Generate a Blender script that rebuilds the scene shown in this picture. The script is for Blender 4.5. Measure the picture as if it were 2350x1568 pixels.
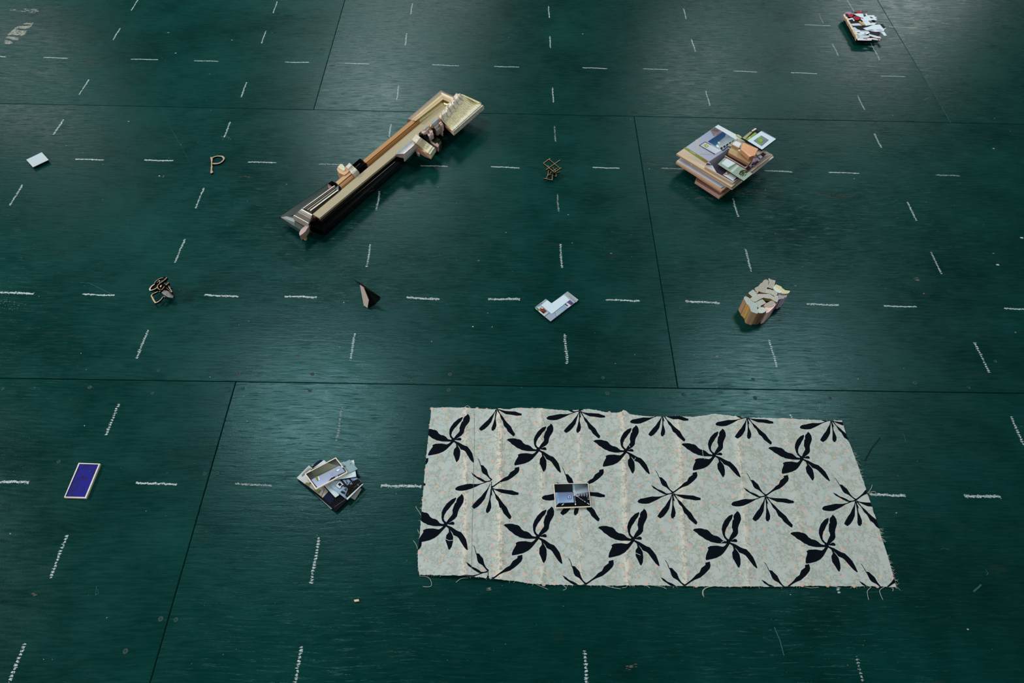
import bpy, math, random
import numpy as np
from mathutils import Vector, Matrix, geometry, noise

for o in list(bpy.data.objects):
    bpy.data.objects.remove(o)
scene = bpy.context.scene
COL = scene.collection
W, H = 2350, 1568

# ------------------------------------------------------------------ camera
CAM = np.array([-0.17997, -0.70176, 1.59990])
PAN, TILT, ROLL, FOC = 0.02331, 0.94695, 0.03467, 1562.98
_f = np.array([math.sin(PAN) * math.cos(TILT), math.cos(PAN) * math.cos(TILT), -math.sin(TILT)])
_r0 = np.array([math.cos(PAN), -math.sin(PAN), 0.0])
_u0 = np.cross(_r0, _f)
RGT = math.cos(ROLL) * _r0 + math.sin(ROLL) * _u0
UPV = -math.sin(ROLL) * _r0 + math.cos(ROLL) * _u0
FWD = _f
cam_d = bpy.data.cameras.new('camera')
cam_d.sensor_width = 36.0
cam_d.lens = FOC * 36.0 / W
cam_d.clip_start = 0.05
cam_o = bpy.data.objects.new('camera', cam_d)
COL.objects.link(cam_o)
cam_o.matrix_world = Matrix(((RGT[0], UPV[0], -FWD[0], CAM[0]),
                             (RGT[1], UPV[1], -FWD[1], CAM[1]),
                             (RGT[2], UPV[2], -FWD[2], CAM[2]),
                             (0, 0, 0, 1)))
scene.camera = cam_o

# ------------------------------------------------------------------ world, lamps, exposure
world = bpy.data.worlds.new('room_light')
scene.world = world
world.use_nodes = True
wb = world.node_tree.nodes['Background']
wb.inputs[0].default_value = (0.62, 0.85, 0.90, 1)
wb.inputs[1].default_value = 0.045
# hall lamps hanging from the ceiling, two rows, plus added fill lamps out of view
LAMPS = [(-1.75, 6.2, 1.3, 1.5, 66), (-1.5, 9.6, 2.0, 2.0, 44), (-1.75, 2.2, 1.0, 0.7, 58), (2.15, 2.45, 1.0, 0.7, 54),
         (2.3, 7.0, 1.2, 1.4, 34), (5.6, 9.6, 1.8, 1.4, 100), (-6.3, 7.0, 1.5, 1.8, 38), (-6.6, 1.2, 1.0, 1.0, 400),  # the strong far-left lamp closing this line is added fill
         (-1.5, -3.4, 0.9, 0.9, 80), (2.6, -3.2, 0.9, 0.9, 26), (7.0, 1.5, 1.0, 1.0, 20)]  # added fill lamps, behind the camera and far right
for i, (lx, ly, sx, sy, pw) in enumerate(LAMPS):
    ld = bpy.data.lights.new('ceiling_or_fill_lamp', 'AREA')
    ld.shape = 'RECTANGLE'
    ld.size, ld.size_y = sx, sy
    ld.energy = pw
    ld.color = (0.97, 1.0, 1.0)
    lo = bpy.data.objects.new('ceiling_or_fill_lamp', ld)
    lo.location = (lx, ly, 3.6)
    COL.objects.link(lo)
scene.view_settings.view_transform = 'Standard'
scene.view_settings.look = 'None'
scene.view_settings.gamma = 1.0
scene.view_settings.use_curve_mapping = False
scene.view_settings.exposure = 0.02


def F(px, py, z=0.0):
    """point of the horizontal plane at height z seen at a place of the photograph"""
    d = FWD * FOC + RGT * (px - W / 2) - UPV * (py - H / 2)
    t = (z - CAM[2]) / d[2]
    p = CAM + d * t
    return Vector((p[0], p[1], z))


def crop(ox, oy, s):
    def g(pts):
        return [(ox + x / s, oy + y / s) for x, y in pts]
    return g


# ------------------------------------------------------------------ helpers
def lin(c):
    return tuple((v / 255 / 12.92) if v / 255 <= 0.04045 else ((v / 255 + 0.055) / 1.055) ** 2.4 for v in c)


class MB:
    """collects coloured faces and links them as ONE mesh object"""
    def __init__(self):
        self.v, self.f, self.c, self.sm = [], [], [], []

    def face(self, pts, col, cols=None):
        b = len(self.v)
        self.v += [tuple(p) for p in pts]
        self.f.append(tuple(range(b, b + len(pts))))
        self.c.append([lin(c) for c in cols] if cols else [lin(col)] * len(pts))

    def prism(self, top, depth, col, side=None, bottom=True, scale=1.0):
        """top: list of Vectors; goes straight down by depth"""
        side = side or col
        top = [Vector(p) for p in top]
        a = sum(top[i].x * top[(i + 1) % len(top)].y - top[(i + 1) % len(top)].x * top[i].y for i in range(len(top)))
        if a < 0:
            top = top[::-1]
        lo = [Vector((p.x, p.y, p.z - depth)) for p in top]
        self.face(top, col)
        if bottom:
            self.face(lo[::-1], side)
        n = len(top)
        for i in range(n):
            j = (i + 1) % n
            self.face([lo[i], lo[j], top[j], top[i]], side)
        return self

    def flat(self, pts, z, col, cols=None):
        p = [F(x, y, z) for x, y in pts]
        a = sum(p[i].x * p[(i + 1) % len(p)].y - p[(i + 1) % len(p)].x * p[i].y for i in range(len(p)))
        if a < 0:
            p = p[::-1]
            if cols:
                cols = cols[::-1]
        self.face(p, col, cols)
        return self

    def build(self, name, mat, parent=None, label=None, smooth=False, bevel=0.0):
        me = bpy.data.meshes.new(name)
        o = Vector((0, 0, 0))
        if parent is None:
            xs = [v[0] for v in self.v]; ys = [v[1] for v in self.v]; zs = [v[2] for v in self.v]
            o = Vector(((min(xs) + max(xs)) / 2, (min(ys) + max(ys)) / 2, min(zs)))
        else:
            o = parent.location if parent.parent is None else parent.parent.location + parent.location
        me.from_pydata([tuple(Vector(v) - o) for v in self.v], [], self.f)
        ca = me.color_attributes.new('Col', 'FLOAT_COLOR', 'CORNER')
        flat = []
        for c in self.c:
            for k in c:
                flat += [k[0], k[1], k[2], 1.0]
        ca.data.foreach_set('color', flat)
        me.materials.append(mat)
        if smooth:
            me.polygons.foreach_set('use_smooth', [True] * len(me.polygons))
        me.update()
        ob = bpy.data.objects.new(name, me)
        COL.objects.link(ob)
        if parent is None:
            ob.location = o
        else:
            ob.parent = parent
        if label:
            ob['label'] = label
        if bevel:
            m = ob.modifiers.new('bevel', 'BEVEL')
            m.width = bevel; m.segments = 2; m.limit_method = 'ANGLE'
        return ob


def thing(name, label, cat, loc=(0, 0, 0), group=None):
    o = bpy.data.objects.new(name, None)
    o.empty_display_size = 0.02
    o.location = loc
    COL.objects.link(o)
    tag(o, label, cat, group)
    return o


def tag(o, label, cat, group=None, kind=None):
    o['label'] = label
    if cat: o['category'] = cat
    if group: o['group'] = group
    if kind: o['kind'] = kind
    return o


# ------------------------------------------------------------------ materials
def mat(name, rough=0.5, gain=1.35, spec=0.3, noise_amt=0.06, noise_scale=400, metal=0.0, coat=0.0, stretch=None):
    m = bpy.data.materials.new(name)
    m.use_nodes = True
    nt = m.node_tree
    b = nt.nodes['Principled BSDF']
    at = nt.nodes.new('ShaderNodeAttribute'); at.attribute_name = 'Col'
    tc = nt.nodes.new('ShaderNodeTexCoord')
    mp = nt.nodes.new('ShaderNodeMapping')
    if stretch:
        mp.inputs['Scale'].default_value = stretch[0:3]
        if len(stretch) > 3: mp.inputs['Rotation'].default_value = (0, 0, stretch[3])
    ns = nt.nodes.new('ShaderNodeTexNoise')
    ns.inputs['Scale'].default_value = noise_scale
    ns.inputs['Detail'].default_value = 3
    mr = nt.nodes.new('ShaderNodeMapRange')
    mr.inputs['From Min'].default_value = 0.3; mr.inputs['From Max'].default_value = 0.7
    mr.inputs['To Min'].default_value = gain * (1 - noise_amt); mr.inputs['To Max'].default_value = gain * (1 + noise_amt)
    vm = nt.nodes.new('ShaderNodeVectorMath'); vm.operation = 'SCALE'
    L = nt.links.new
    L(tc.outputs['Object'], mp.inputs['Vector']); L(mp.outputs[0], ns.inputs['Vector'])
    L(ns.outputs['Fac'], mr.inputs['Value']); L(at.outputs['Color'], vm.inputs[0]); L(mr.outputs[0], vm.inputs['Scale'])
    L(vm.outputs[0], b.inputs['Base Color'])
    b.inputs['Roughness'].default_value = rough
    b.inputs['Specular IOR Level'].default_value = spec
    b.inputs['Metallic'].default_value = metal
    b.inputs['Coat Weight'].default_value = coat
    b.inputs['Coat Roughness'].default_value = 0.08
    return m


M_PAPER = mat('printed_paper', 0.55, spec=0.15, noise_amt=0.03)
M_GLOSS = mat('photo_print', 0.5, spec=0.07, noise_amt=0.04, noise_scale=250)
M_WOOD = mat('bare_wood', 0.65, spec=0.15, noise_amt=0.12, noise_scale=60, stretch=(3, 40, 3, 0.72))
M_CREAM = mat('cream_gesso', 0.5, spec=0.25, noise_amt=0.22, noise_scale=140)
M_GOLD = mat('gilded_wood', 0.3, gain=1.3, spec=0.5, noise_amt=0.1, noise_scale=200, metal=0.2)
M_SILVER = mat('silver_leaf', 0.28, gain=1.3, spec=0.5, noise_amt=0.15, noise_scale=180, metal=0.25)
M_BLACK = mat('black_lacquer', 0.12, gain=1.0, spec=0.35, noise_amt=0.05, coat=0.0)
M_WOODV = mat('upright_wood', 0.6, gain=1.6, spec=0.15, noise_amt=0.14, noise_scale=30, stretch=(8, 8, 0.6))
M_GREEN = mat('dark_green_lacquer', 0.3, gain=1.0, spec=0.5, noise_amt=0.1, coat=0.3)
M_CHAR = mat('laser_cut_board', 0.7, spec=0.1, noise_amt=0.15, noise_scale=300)
M_CHALK = mat('chalk', 0.9, gain=1.3, spec=0.0, noise_amt=0.1, noise_scale=500)
M_THREAD = mat('thread', 0.8, gain=1.4, spec=0.1)
M_WEAR = mat('worn_wood', 0.75, gain=1.25, spec=0.1, noise_amt=0.3, noise_scale=90, stretch=(1, 6, 1))
M_BLUE = mat('blue_paint', 0.45, gain=1.25, spec=0.2, noise_amt=0.5, noise_scale=60)
M_CLOTH = mat('woven_cloth', 0.85, gain=1.6, spec=0.05, noise_amt=0.06, noise_scale=700)


def floor_material():
    m = bpy.data.materials.new('green_painted_plywood')
    m.use_nodes = True
    nt = m.node_tree; N = nt.nodes.new; L = nt.links.new
    b = nt.nodes['Principled BSDF']
    tc = N('ShaderNodeTexCoord'); info = N('ShaderNodeObjectInfo')
    off = N('ShaderNodeVectorMath'); off.operation = 'ADD'
    mul = N('ShaderNodeVectorMath'); mul.operation = 'SCALE'
    L(info.outputs['Random'], mul.inputs['Scale']); mul.inputs[0].default_value = (37.0, 53.0, 0.0)
    geo = N('ShaderNodeNewGeometry')
    L(geo.outputs['Position'], off.inputs[0]); L(mul.outputs[0], off.inputs[1])
    # slight waviness of the grain
    wv = N('ShaderNodeTexNoise'); wv.inputs['Scale'].default_value = 3.0; wv.inputs['Detail'].default_value = 2
    L(off.outputs[0], wv.inputs['Vector'])
    wsc = N('ShaderNodeVectorMath'); wsc.operation = 'MULTIPLY'; wsc.inputs[1].default_value = (0.0, 0.035, 0.0)
    L(wv.outputs['Color'], wsc.inputs[0])
    wadd = N('ShaderNodeVectorMath'); wadd.operation = 'ADD'
    L(off.outputs[0], wadd.inputs[0]); L(wsc.outputs[0], wadd.inputs[1])

    def streak(sx, sy, detail=4, rough=0.6):
        mp = N('ShaderNodeMapping'); mp.inputs['Scale'].default_value = (sx, sy, 1)
        L(wadd.outputs[0], mp.inputs['Vector'])
        n = N('ShaderNodeTexNoise'); n.inputs['Scale'].default_value = 1.0
        n.inputs['Detail'].default_value = detail; n.inputs['Roughness'].default_value = rough
        L(mp.outputs[0], n.inputs['Vector'])
        return n.outputs['Fac']

    def ramp(src, a, b2, c0, c1):
        r = N('ShaderNodeMapRange'); r.inputs['From Min'].default_value = a; r.inputs['From Max'].default_value = b2
        r.inputs['To Min'].default_value = c0; r.inputs['To Max'].default_value = c1
        L(src, r.inputs['Value']); return r.outputs[0]

    def math_(op, a, b2):
        n = N('ShaderNodeMath'); n.operation = op
        for k, s in enumerate((a, b2)):
            if isinstance(s, (int, float)): n.inputs[k].default_value = s
            else: L(s, n.inputs[k])
        return n.outputs[0]
    g1 = streak(16, 150)
    g2 = streak(62, 430, 3)
    g3 = streak(8, 50, 3)
    big = streak(1.6, 2.2, 4, 0.65)
    mid = streak(7, 9, 5, 0.7)
    # colour
    cr = N('ShaderNodeValToRGB'); el = cr.color_ramp.elements
    el[0].position = 0.30; el[0].color = (0.0001, 0.0140, 0.0120, 1)
    el[1].position = 0.72; el[1].color = (0.0008, 0.0530, 0.0440, 1)
    mixv = math_('ADD', math_('MULTIPLY', big, 0.55), math_('ADD', math_('MULTIPLY', mid, 0.25), math_('MULTIPLY', g1, 0.2)))
    L(mixv, cr.inputs['Fac'])
    # dusty wear: pale streaks along the grain
    dust = N('ShaderNodeMix'); dust.data_type = 'RGBA'
    L(cr.outputs[0], dust.inputs['A']); dust.inputs['B'].default_value = (0.030, 0.075, 0.068, 1)
    dm = math_('MULTIPLY', ramp(g2, 0.56, 0.8, 0, 1), ramp(mid, 0.42, 0.7, 0.03, 0.42))
    L(dm, dust.inputs['Factor'])
    # purple-brown stains where paint wore thin
    st = N('ShaderNodeMix'); st.data_type = 'RGBA'
    L(dust.outputs['Result'], st.inputs['A']); st.inputs['B'].default_value = (0.035, 0.028, 0.030, 1)
    sm_ = streak(5, 16, 5, 0.7)
    L(math_('MULTIPLY', ramp(sm_, 0.62, 0.74, 0, 0.55), ramp(g1, 0.45, 0.6, 0.2, 1)), st.inputs['Factor'])
    L(st.outputs['Result'], b.inputs['Base Color'])
    # roughness
    rr = math_('ADD', ramp(g1, 0.35, 0.65, 0.22, 0.32), math_('ADD', ramp(mid, 0.3, 0.7, -0.03, 0.05), ramp(big, 0.3, 0.7, -0.03, 0.04)))
    L(rr, b.inputs['Roughness'])
    b.inputs['Specular IOR Level'].default_value = 0.26
    b.inputs['Specular Tint'].default_value = (0.44, 0.95, 1.0, 1)
    # relief of the grain
    hgt = math_('ADD', math_('MULTIPLY', g1, 0.6), math_('ADD', math_('MULTIPLY', g2, 0.30), math_('MULTIPLY', g3, 0.9)))
    crack = ramp(streak(15, 230, 3), 0.59, 0.68, 0.0, -0.5)
    sp = N('ShaderNodeTexNoise'); sp.inputs['Scale'].default_value = 320; sp.inputs['Detail'].default_value = 2; L(off.outputs[0], sp.inputs['Vector'])
    hgt = math_('ADD', math_('ADD', hgt, crack), math_('MULTIPLY', sp.outputs['Fac'], 0.35))
    sep = N('ShaderNodeSeparateColor'); L(info.outputs['Color'], sep.inputs[0])
    gl = ramp(sep.outputs[2], 0, 1, 0.10, 0.42)
    L(gl, b.inputs['Specular IOR Level'])
    bp = N('ShaderNodeBump'); bp.inputs['Strength'].default_value = 0.75; bp.inputs['Distance'].default_value = 0.0006
    L(hgt, bp.inputs['Height']); 
    cup = N('ShaderNodeCombineXYZ')
    L(ramp(sep.outputs[0], 0, 1, -0.04, 0.04), cup.inputs[0]); L(ramp(sep.outputs[1], 0, 1, -0.04, 0.04), cup.inputs[1])
    va = N('ShaderNodeVectorMath'); va.operation = 'ADD'; L(bp.outputs[0], va.inputs[0]); L(cup.outputs[0], va.inputs[1])
    vn = N('ShaderNodeVectorMath'); vn.operation = 'NORMALIZE'; L(va.outputs[0], vn.inputs[0])
    L(vn.outputs[0], b.inputs['Normal'])
    return m


M_FLOOR = floor_material()
rnd = random.Random(7)

# ------------------------------------------------------------------ floor
S = 1.22 / 2.01126          # chalk grid pitch, two feet
Y0, X0 = 0.49252 * S, 0.50795 * S
GAP = 0.0016
fm = MB()
fm.prism([Vector((-6, -3, -0.02)), Vector((7, -3, -0.02)), Vector((7, 8, -0.02)), Vector((-6, 8, -0.02))], 0.1, (12, 22, 20))
floor = fm.build('floor', M_FLOOR)
tag(floor, 'dark green painted plywood floor with chalk dashes', None, kind='structure')
sheets = []
for r in range(-3, 5):
    ya, yb = Y0 + r * 1.22, Y0 + (r + 1) * 1.22
    # joints: x = X0 + 2.44k for rows 0, shifted by half a sheet for odd rows
    sh = X0 if r % 2 == 0 else X0 + 1.22
    for k in range(-3, 3):
        xa, xb = sh + 2.44 * k, sh + 2.44 * (k + 1)
        if xb < -5.5 or xa > 6.5: continue
        s = MB()
        g = GAP / 2
        x0_, x1_, y0_, y1_ = xa + g, xb - g, ya + g, yb - g
        tilt = rnd.uniform(-0.0006, 0.0006)
        def zz(x, y): return -0.0005
        e = 0.0012
        top = [Vector((x0_ + e, y0_ + e, 0)), Vector((x1_ - e, y0_ + e, 0)), Vector((x1_ - e, y1_ - e, 0)), Vector((x0_ + e, y1_ - e, 0))]
        rim = [Vector((x0_, y0_, -e)), Vector((x1_, y0_, -e)), Vector((x1_, y1_, -e)), Vector((x0_, y1_, -e))]
        bot = [Vector((p.x, p.y, -0.0199)) for p in rim]
        s.face(top, (0, 45, 42))
        for i in range(4):
            j = (i + 1) % 4
            s.face([rim[i], rim[j], top[j], top[i]], (0, 45, 42))
            s.face([bot[i], bot[j], rim[j], rim[i]], (0, 45, 42))
        ob = s.build('plywood_sheet', M_FLOOR, floor)
        # each sheet has warped and worn a little differently
        left = abs(xb - (X0 - 1.22)) < 0.1
        ob.color = (0.5 + rnd.uniform(-.12, .12), 0.5 + rnd.uniform(-.12, .12), 0.30 if left else 0.52, 1)
        sheets.append(ob)

# ------------------------------------------------------------------ chalk dashes
DASH = [(316.6,0,301.3,24),(636,4,627,30),(275.7,65,259.4,92),(610,71.5,600,100),(204,183,181.5,218),(566,189,553,224),
 (146.4,274,123,309),(528.7,280,514.7,315),(51.7,424.5,22.8,471.5),(468,432,448.7,478),(0,129.5,13,131),(101,132,155,134),
 (301,136,362.6,137.2),(446,139.6,501,141),(655,143,709,143.7),(173.6,365.6,238.3,367.3),(332,367.7,397.6,369.4),
 (570,372,634,373.5),(732,377,786,377.5),(946.4,8.5,942.3,33.4),(933.4,77,930,104.5),(915,196.4,910.6,230),(897.7,284,892.6,315),
 (1258.6,14.3,1260.6,41.5),(1261.6,83.4,1263.3,110.6),(1268,201,1269.8,235),(1271.8,289.4,1275.6,325.8),(871.5,439,864,482.7),
 (1279.3,444.3,1281.7,486),(1568.7,19.7,1574.8,44.3),(1587,91,1596,119),(791,145.5,847,147.4),(993,149,1052.6,151.5),
 (1135.3,152.9,1190.5,154.2),(1336.9,155.6,1394,157.6),(1475.7,158.3,1532,160),(965,380.6,1027,382),(1127.5,383,1191.5,385.7),
 (1360,384.7,1421.3,386.4),(1518.3,386.4,1567.7,388),(1619.8,209.4,1629,242.4),(1878.5,31.3,1889.4,53.8),(1943.9,0,1959.5,26.6),
 (1910.2,100.8,1923.8,127.7),(1998.7,99.7,2018.4,137.5),(1968,219.6,1984.4,253.3),(2006.2,306.4,2022.5,339.4),
 (2082,464,2103,506.6),(1681.7,456,1693.7,497.7),(1846.8,57.2,1905.7,59.2),(2041.2,61.6,2105,64.7),(1682.8,163.4,1736.2,165.4),
 (1815.5,167,1874.4,169.2),(2021.5,174.3,2076.6,176),(1754,391.5,1818,395),(1901.7,395.6,1971,398),(2147.4,402,2202,403.7),
 (424.9,548.7,401,603),(339.7,758,313.9,822.8),(273,927.6,242.4,1001),(785.7,935,772.8,1013.4),(0,671.3,77.6,674.3),
 (190,675.7,262,678.4),(469.8,677.4,546.4,681.2),(653.6,680.5,726.8,682.5),(850.4,560.6,841.5,613.4),(1285.8,560.6,1289.2,615),
 (814.3,765,804.4,826.9),(1296,767.3,1301.4,835.4),(933.4,683.2,1008,687.3),(1120.7,686.6,1193,687),(1390.6,688.3,1468,691),
 (1710.7,571.9,1724.3,623.6),(2136.2,579.4,2160.7,628.7),(1764.5,779.2,1782.5,842.5),(2236.6,787,2270.3,856),(2320,956.6,2349,1022),
 (1813,950,1816.6,959),(1573.8,691.7,1651.4,695.8),(1851.3,698.2,1924.5,701.2),(2029,702.6,2105.2,705),(2304.7,708.4,2350,710.4),
 (154.9,1227,115.7,1327.4),(732,1234.4,714.2,1339.3),(57.2,1478,21,1566),(692.8,1484,677,1568),(0,1106.4,66.4,1107),
 (312.5,1108.5,405,1112.6),(540.3,1110.5,624.7,1115.6),(875,1115,966,1117),(1342,1494,1346,1568),(1995.3,1135.4,2077.7,1138),
 (2213.8,1139,2295.5,1140.8),(1965.3,1506,1979.6,1567.4),(1921,1350.5,1926,1361.4)]
FAINT = {(315, 0), (2147.4, 402), (875, 115), (1878.5, 31.3), (1965.3, 1506), (540.3, 1110.5), (732, 377), (785.7, 935), (1279.3, 444.3), (1271.8, 289.4), (1518.3, 386.4)}
for d in DASH:
    a, b_ = F(d[0], d[1]), F(d[2], d[3])
    ax = b_ - a; ln = ax.length; ax.normalize(); nr = Vector((-ax.y, ax.x, 0))
    s = MB()
    horiz = abs(ax.x) > 0.7
    faint = (d[0], d[1]) in FAINT
    wd = rnd.uniform(0.0018, 0.0028) * (0.62 if d[1] < 260 else 0.85 if d[1] < 600 else 1.15)
    n = int(ln * (3400 if not faint else 1900))
    ph = rnd.uniform(0, 6)
    for i in range(n):
        t = rnd.random() ** 1.0
        # chalk catches on the ridges of the grain, which run along x
        if not horiz and math.sin((a.y + ax.y * t * ln) * 900 + ph) < -0.45: continue
        wob = 0.0006 * math.sin(t * 7 + ph) + 0.0004 * math.sin(t * 31 + ph * 2)
        c = a + ax * (t * ln) + nr * (wob + max(-1.6, min(1.6, rnd.gauss(0, 0.6))) * wd)
        lx_ = rnd.uniform(0.0008, 0.0028); ly_ = rnd.uniform(0.0004, 0.0010)
        g = rnd.uniform(150, 205)
        if faint: g -= 30
        z = 0.0004 + rnd.random() * 0.0001
        s.face([Vector((c.x - lx_, c.y - ly_ * 0.3, z)), Vector((c.x + lx_ * 0.3, c.y - ly_, z)), Vector((c.x + lx_, c.y + ly_ * 0.4, z)), Vector((c.x - lx_ * 0.2, c.y + ly_, z))], (g * 0.93, g, g))
    if s.f:
        s.build('chalk_dash', M_CHALK, floor)

# ------------------------------------------------------------------ screw heads
SCREWS = [(364,851),(548,858),(717,859),(7,893),(206,889),(350,903),(524,896),(557,892),(711,897),(1033,859),(1384,867),(1394,903),
          (1030,895),(1728,871),(1733,913),(1905,914),(2100,879),(2284,830),(135,1060),(470,1088),(500,1087),(369,1421),(404,1423),
          (716,244),(1822,269),(1705,262),(288,1495),(1568,905),(2223,890)]
for (x, y) in SCREWS:
    p = F(x, y)
    s = MB()
    R_, n = 0.0045, 14
    ring = [[Vector((p.x + r_ * math.cos(2 * math.pi * k / n), p.y + r_ * math.sin(2 * math.pi * k / n), z)) for k in range(n)]
            for r_, z in ((R_ * 1.25, 0.0001), (R_, 0.0009), (R_ * 0.72, 0.0004), (R_ * 0.4, 0.0001))]
    c0 = rnd.choice([(62, 88, 86), (30, 60, 58), (20, 52, 48), (80, 76, 74)])
    for q in range(3):
        for k in range(n):
            j = (k + 1) % n
            s.face([ring[q][k], ring[q][j], ring[q + 1][j], ring[q + 1][k]], c0 if q == 0 else (44, 74, 72))
    s.face(ring[3], (24, 44, 42))
    s.build('screw_head', M_WEAR, floor)

# ------------------------------------------------------------------ worn patches and flecks
def blotch(poly_px, dens, cols, name='worn_patch', lx=0.006, ly=0.0012):
    pts = [F(x, y) for x, y in poly_px]
    xs = [p.x for p in pts]; ys = [p.y for p in pts]
    n = int((max(xs) - min(xs)) * (max(ys) - min(ys)) * dens)
    s = MB()
    for _ in range(n):
        x, y = rnd.uniform(min(xs), max(xs)), rnd.uniform(min(ys), max(ys))
        ins = False
        for i in range(len(pts)):
            p, q = pts[i], pts[(i + 1) % len(pts)]
            if (p.y > y) != (q.y > y) and x < (q.x - p.x) * (y - p.y) / (q.y - p.y) + p.x: ins = not ins
        if not ins: continue
        if noise.noise(Vector((x * 22, y * 60, 3))) < -0.12: continue
        a = rnd.uniform(0.4, 1) * lx; b2 = rnd.uniform(0.5, 1) * ly
        z = 0.0003 + rnd.random() * 0.0001
        s.face([Vector((x - a, y - b2 * .2, z)), Vector((x, y - b2, z)), Vector((x + a, y, z)), Vector((x + a * .1, y + b2, z))], rnd.choice(cols))
    if s.f: s.build(name, M_WEAR, floor)
BR = [(134, 136, 128), (148, 140, 134), (112, 120, 112), (140, 150, 142)]
blotch([(10,98),(18,80),(38,62),(60,52),(78,50),(70,62),(62,66),(58,78),(45,84),(38,96),(30,103),(12,101)], 170000, BR)
blotch([(20,24),(50,20),(88,20),(92,26),(82,30),(55,29),(35,25)], 45000, BR)
blotch([(1545,428),(1620,425),(1700,433),(1800,440),(1800,448),(1700,446),(1600,440)], 16000, [(70, 66, 64), (84, 78, 74), (60, 66, 64)], lx=0.010)
blotch([(1550,452),(1660,452),(1660,458),(1550,459)], 20000, [(84, 78, 74), (60, 66, 64)], lx=0.010)
blotch([(1800,438),(1930,443),(1985,462),(1960,464),(1880,450)], 12000, [(88, 70, 64), (74, 66, 62)], lx=0.008)
blotch([(1550,300),(1700,292),(1720,297),(1560,310)], 3000, [(60, 66, 64)], lx=0.010)
blotch([(358,402),(376,403),(376,407),(362,406)], 90000, [(150, 130, 120), (110, 90, 84)])
blotch([(550,404),(578,404),(575,409),(550,408)], 30000, [(96, 74, 66)])
blotch([(2095,636),(2105,634),(2112,645),(2103,646)], 90000, [(130, 110, 100), (90, 96, 90)])
blotch([(72,1363),(84,1360),(84,1368),(74,1368)], 60000, [(96, 80, 74)])
blotch([(1118,1344),(1126,1344),(1126,1356),(1120,1357)], 90000, [(130, 126, 118)])
blotch([(0,676),(40,676),(60,700),(30,712),(0,708)], 14000, [(120, 140, 138), (90, 112, 110)], name='chalk_dust', lx=0.0015, ly=0.0012)
blotch([(508,312),(530,310),(530,322),(508,320)], 30000, [(110, 134, 132)], name='chalk_dust', lx=0.0015, ly=0.0012)
blotch([(1430,1530),(1460,1524),(1462,1530),(1440,1540)], 40000, [(96, 80, 74)])
# pale rub marks (long scratches)
def scratch(pts_px, w, col):
    s = MB(); P = [F(x, y, 0.0003) for x, y in pts_px]
    for i in range(len(P) - 1):
        d = (P[i + 1] - P[i]); d.normalize(); n_ = Vector((-d.y, d.x, 0)) * w * (0.4 + 0.6 * math.sin(math.pi * (i + .5) / (len(P) - 1)))
        s.face([P[i] - n_, P[i + 1] - n_, P[i + 1] + n_, P[i] + n_], col)
    return s.build('scratch', M_WEAR, floor)
scratch([(2118,230),(2130,226),(2136,224)], 0.0012, (78, 110, 104))
scratch([(183,648),(205,650),(230,662),(262,678)], 0.0008, (44, 84, 80))
scratch([(1976,1140),(1985,1108),(2010,1080)], 0.0004, (30, 70, 66))
scratch([(1777,1440),(1790,1470),(1799,1505)], 0.0013, (48, 92, 88))
scratch([(2234,1358),(2246,1348),(2252,1342)], 0.0022, (44, 86, 82))
scratch([(224,1352),(226,1362),(219,1366),(222,1345)], 0.0006, (44, 92, 88))
scratch([(2262,1308),(2268,1316),(2264,1320)], 0.0006, (60, 100, 96))
scratch([(2158,1262),(2166,1258),(2178,1262)], 0.0005, (50, 90, 86))
scratch([(372,250),(390,290),(412,330),(440,380)], 0.0006, (34, 74, 70))
scratch([(312,420),(304,470),(290,530)], 0.0005, (40, 78, 74))
scratch([(1552,355),(1620,361)], 0.0006, (60, 96, 92))
scratch([(2073,995),(2079,1015)], 0.0005, (60, 100, 96))
scratch([(2020,1005),(2000,1030),(1985,1058)], 0.0022, (8, 34, 36))
scratch([(2128,598),(2136,620),(2150,700)], 0.0005, (10, 34, 34))
# flecks of paint and dust all over
s = MB()
for i in range(1500):
    x, y = rnd.uniform(-2.4, 2.6), rnd.uniform(-0.9, 3.0)
    r_ = 0.0005 + 0.0011 * rnd.random() ** 4
    g = rnd.choice([(110, 140, 136), (70, 100, 96), (96, 84, 80), (160, 172, 166)])
    a0 = rnd.uniform(0, 3)
    s.face([Vector((x + r_ * rnd.uniform(.7, 1.6) * math.cos(a0 + k * 1.257), y + r_ * math.sin(a0 + k * 1.257), 0.00025)) for k in range(5)], g)
for (px_, py_, r_, c_) in [(403,122,.004,(170,185,180)),(532,92,.003,(170,185,180)),(295,279,.003,(170,185,180)),(386,75,.005,(110,120,112)),(1337,78,.004,(150,165,160)),
                           (152,334,.003,(150,110,70)),(415,332,.003,(110,90,90)),(366,404,.004,(170,170,160)),(2049,265,.005,(130,100,100)),(2283,272,.004,(110,70,66)),
                           (2280,341,.005,(150,150,140)),(1447,274,.003,(150,120,110)),(1490,388,.003,(130,160,150)),(2290,608,.006,(170,170,165)),(2280,582,.004,(120,100,96)),
                           (2120,674,.004,(130,90,90)),(2345,546,.006,(170,185,185)),(1645,818,.005,(120,110,104)),(2330,763,.003,(150,120,110)),(1403,582,.004,(120,110,100)),
                           (1099,598,.004,(100,100,92)),(1085,750,.003,(160,180,170)),(684,816,.005,(84,58,52)),(657,801,.003,(30,34,36)),(1825,656,.004,(110,100,98)),
                           (1161,534,.002,(150,180,170)),(1304,493,.003,(120,160,150)),(2221,1445,.003,(170,160,130)),(1814,1365,.002,(170,180,170)),(1960,410,.003,(150,140,130))]:
    p = F(px_, py_)
    s.face([Vector((p.x + r_ * rnd.uniform(.6, 1.3) * math.cos(k * .9), p.y + .6 * r_ * rnd.uniform(.6, 1.2) * math.sin(k * .9), 0.0003)) for k in range(7)], c_)
tag(s.build('paint_flecks', M_CHALK, floor), 'pale flecks of paint and dust', None, kind='stuff')


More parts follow.
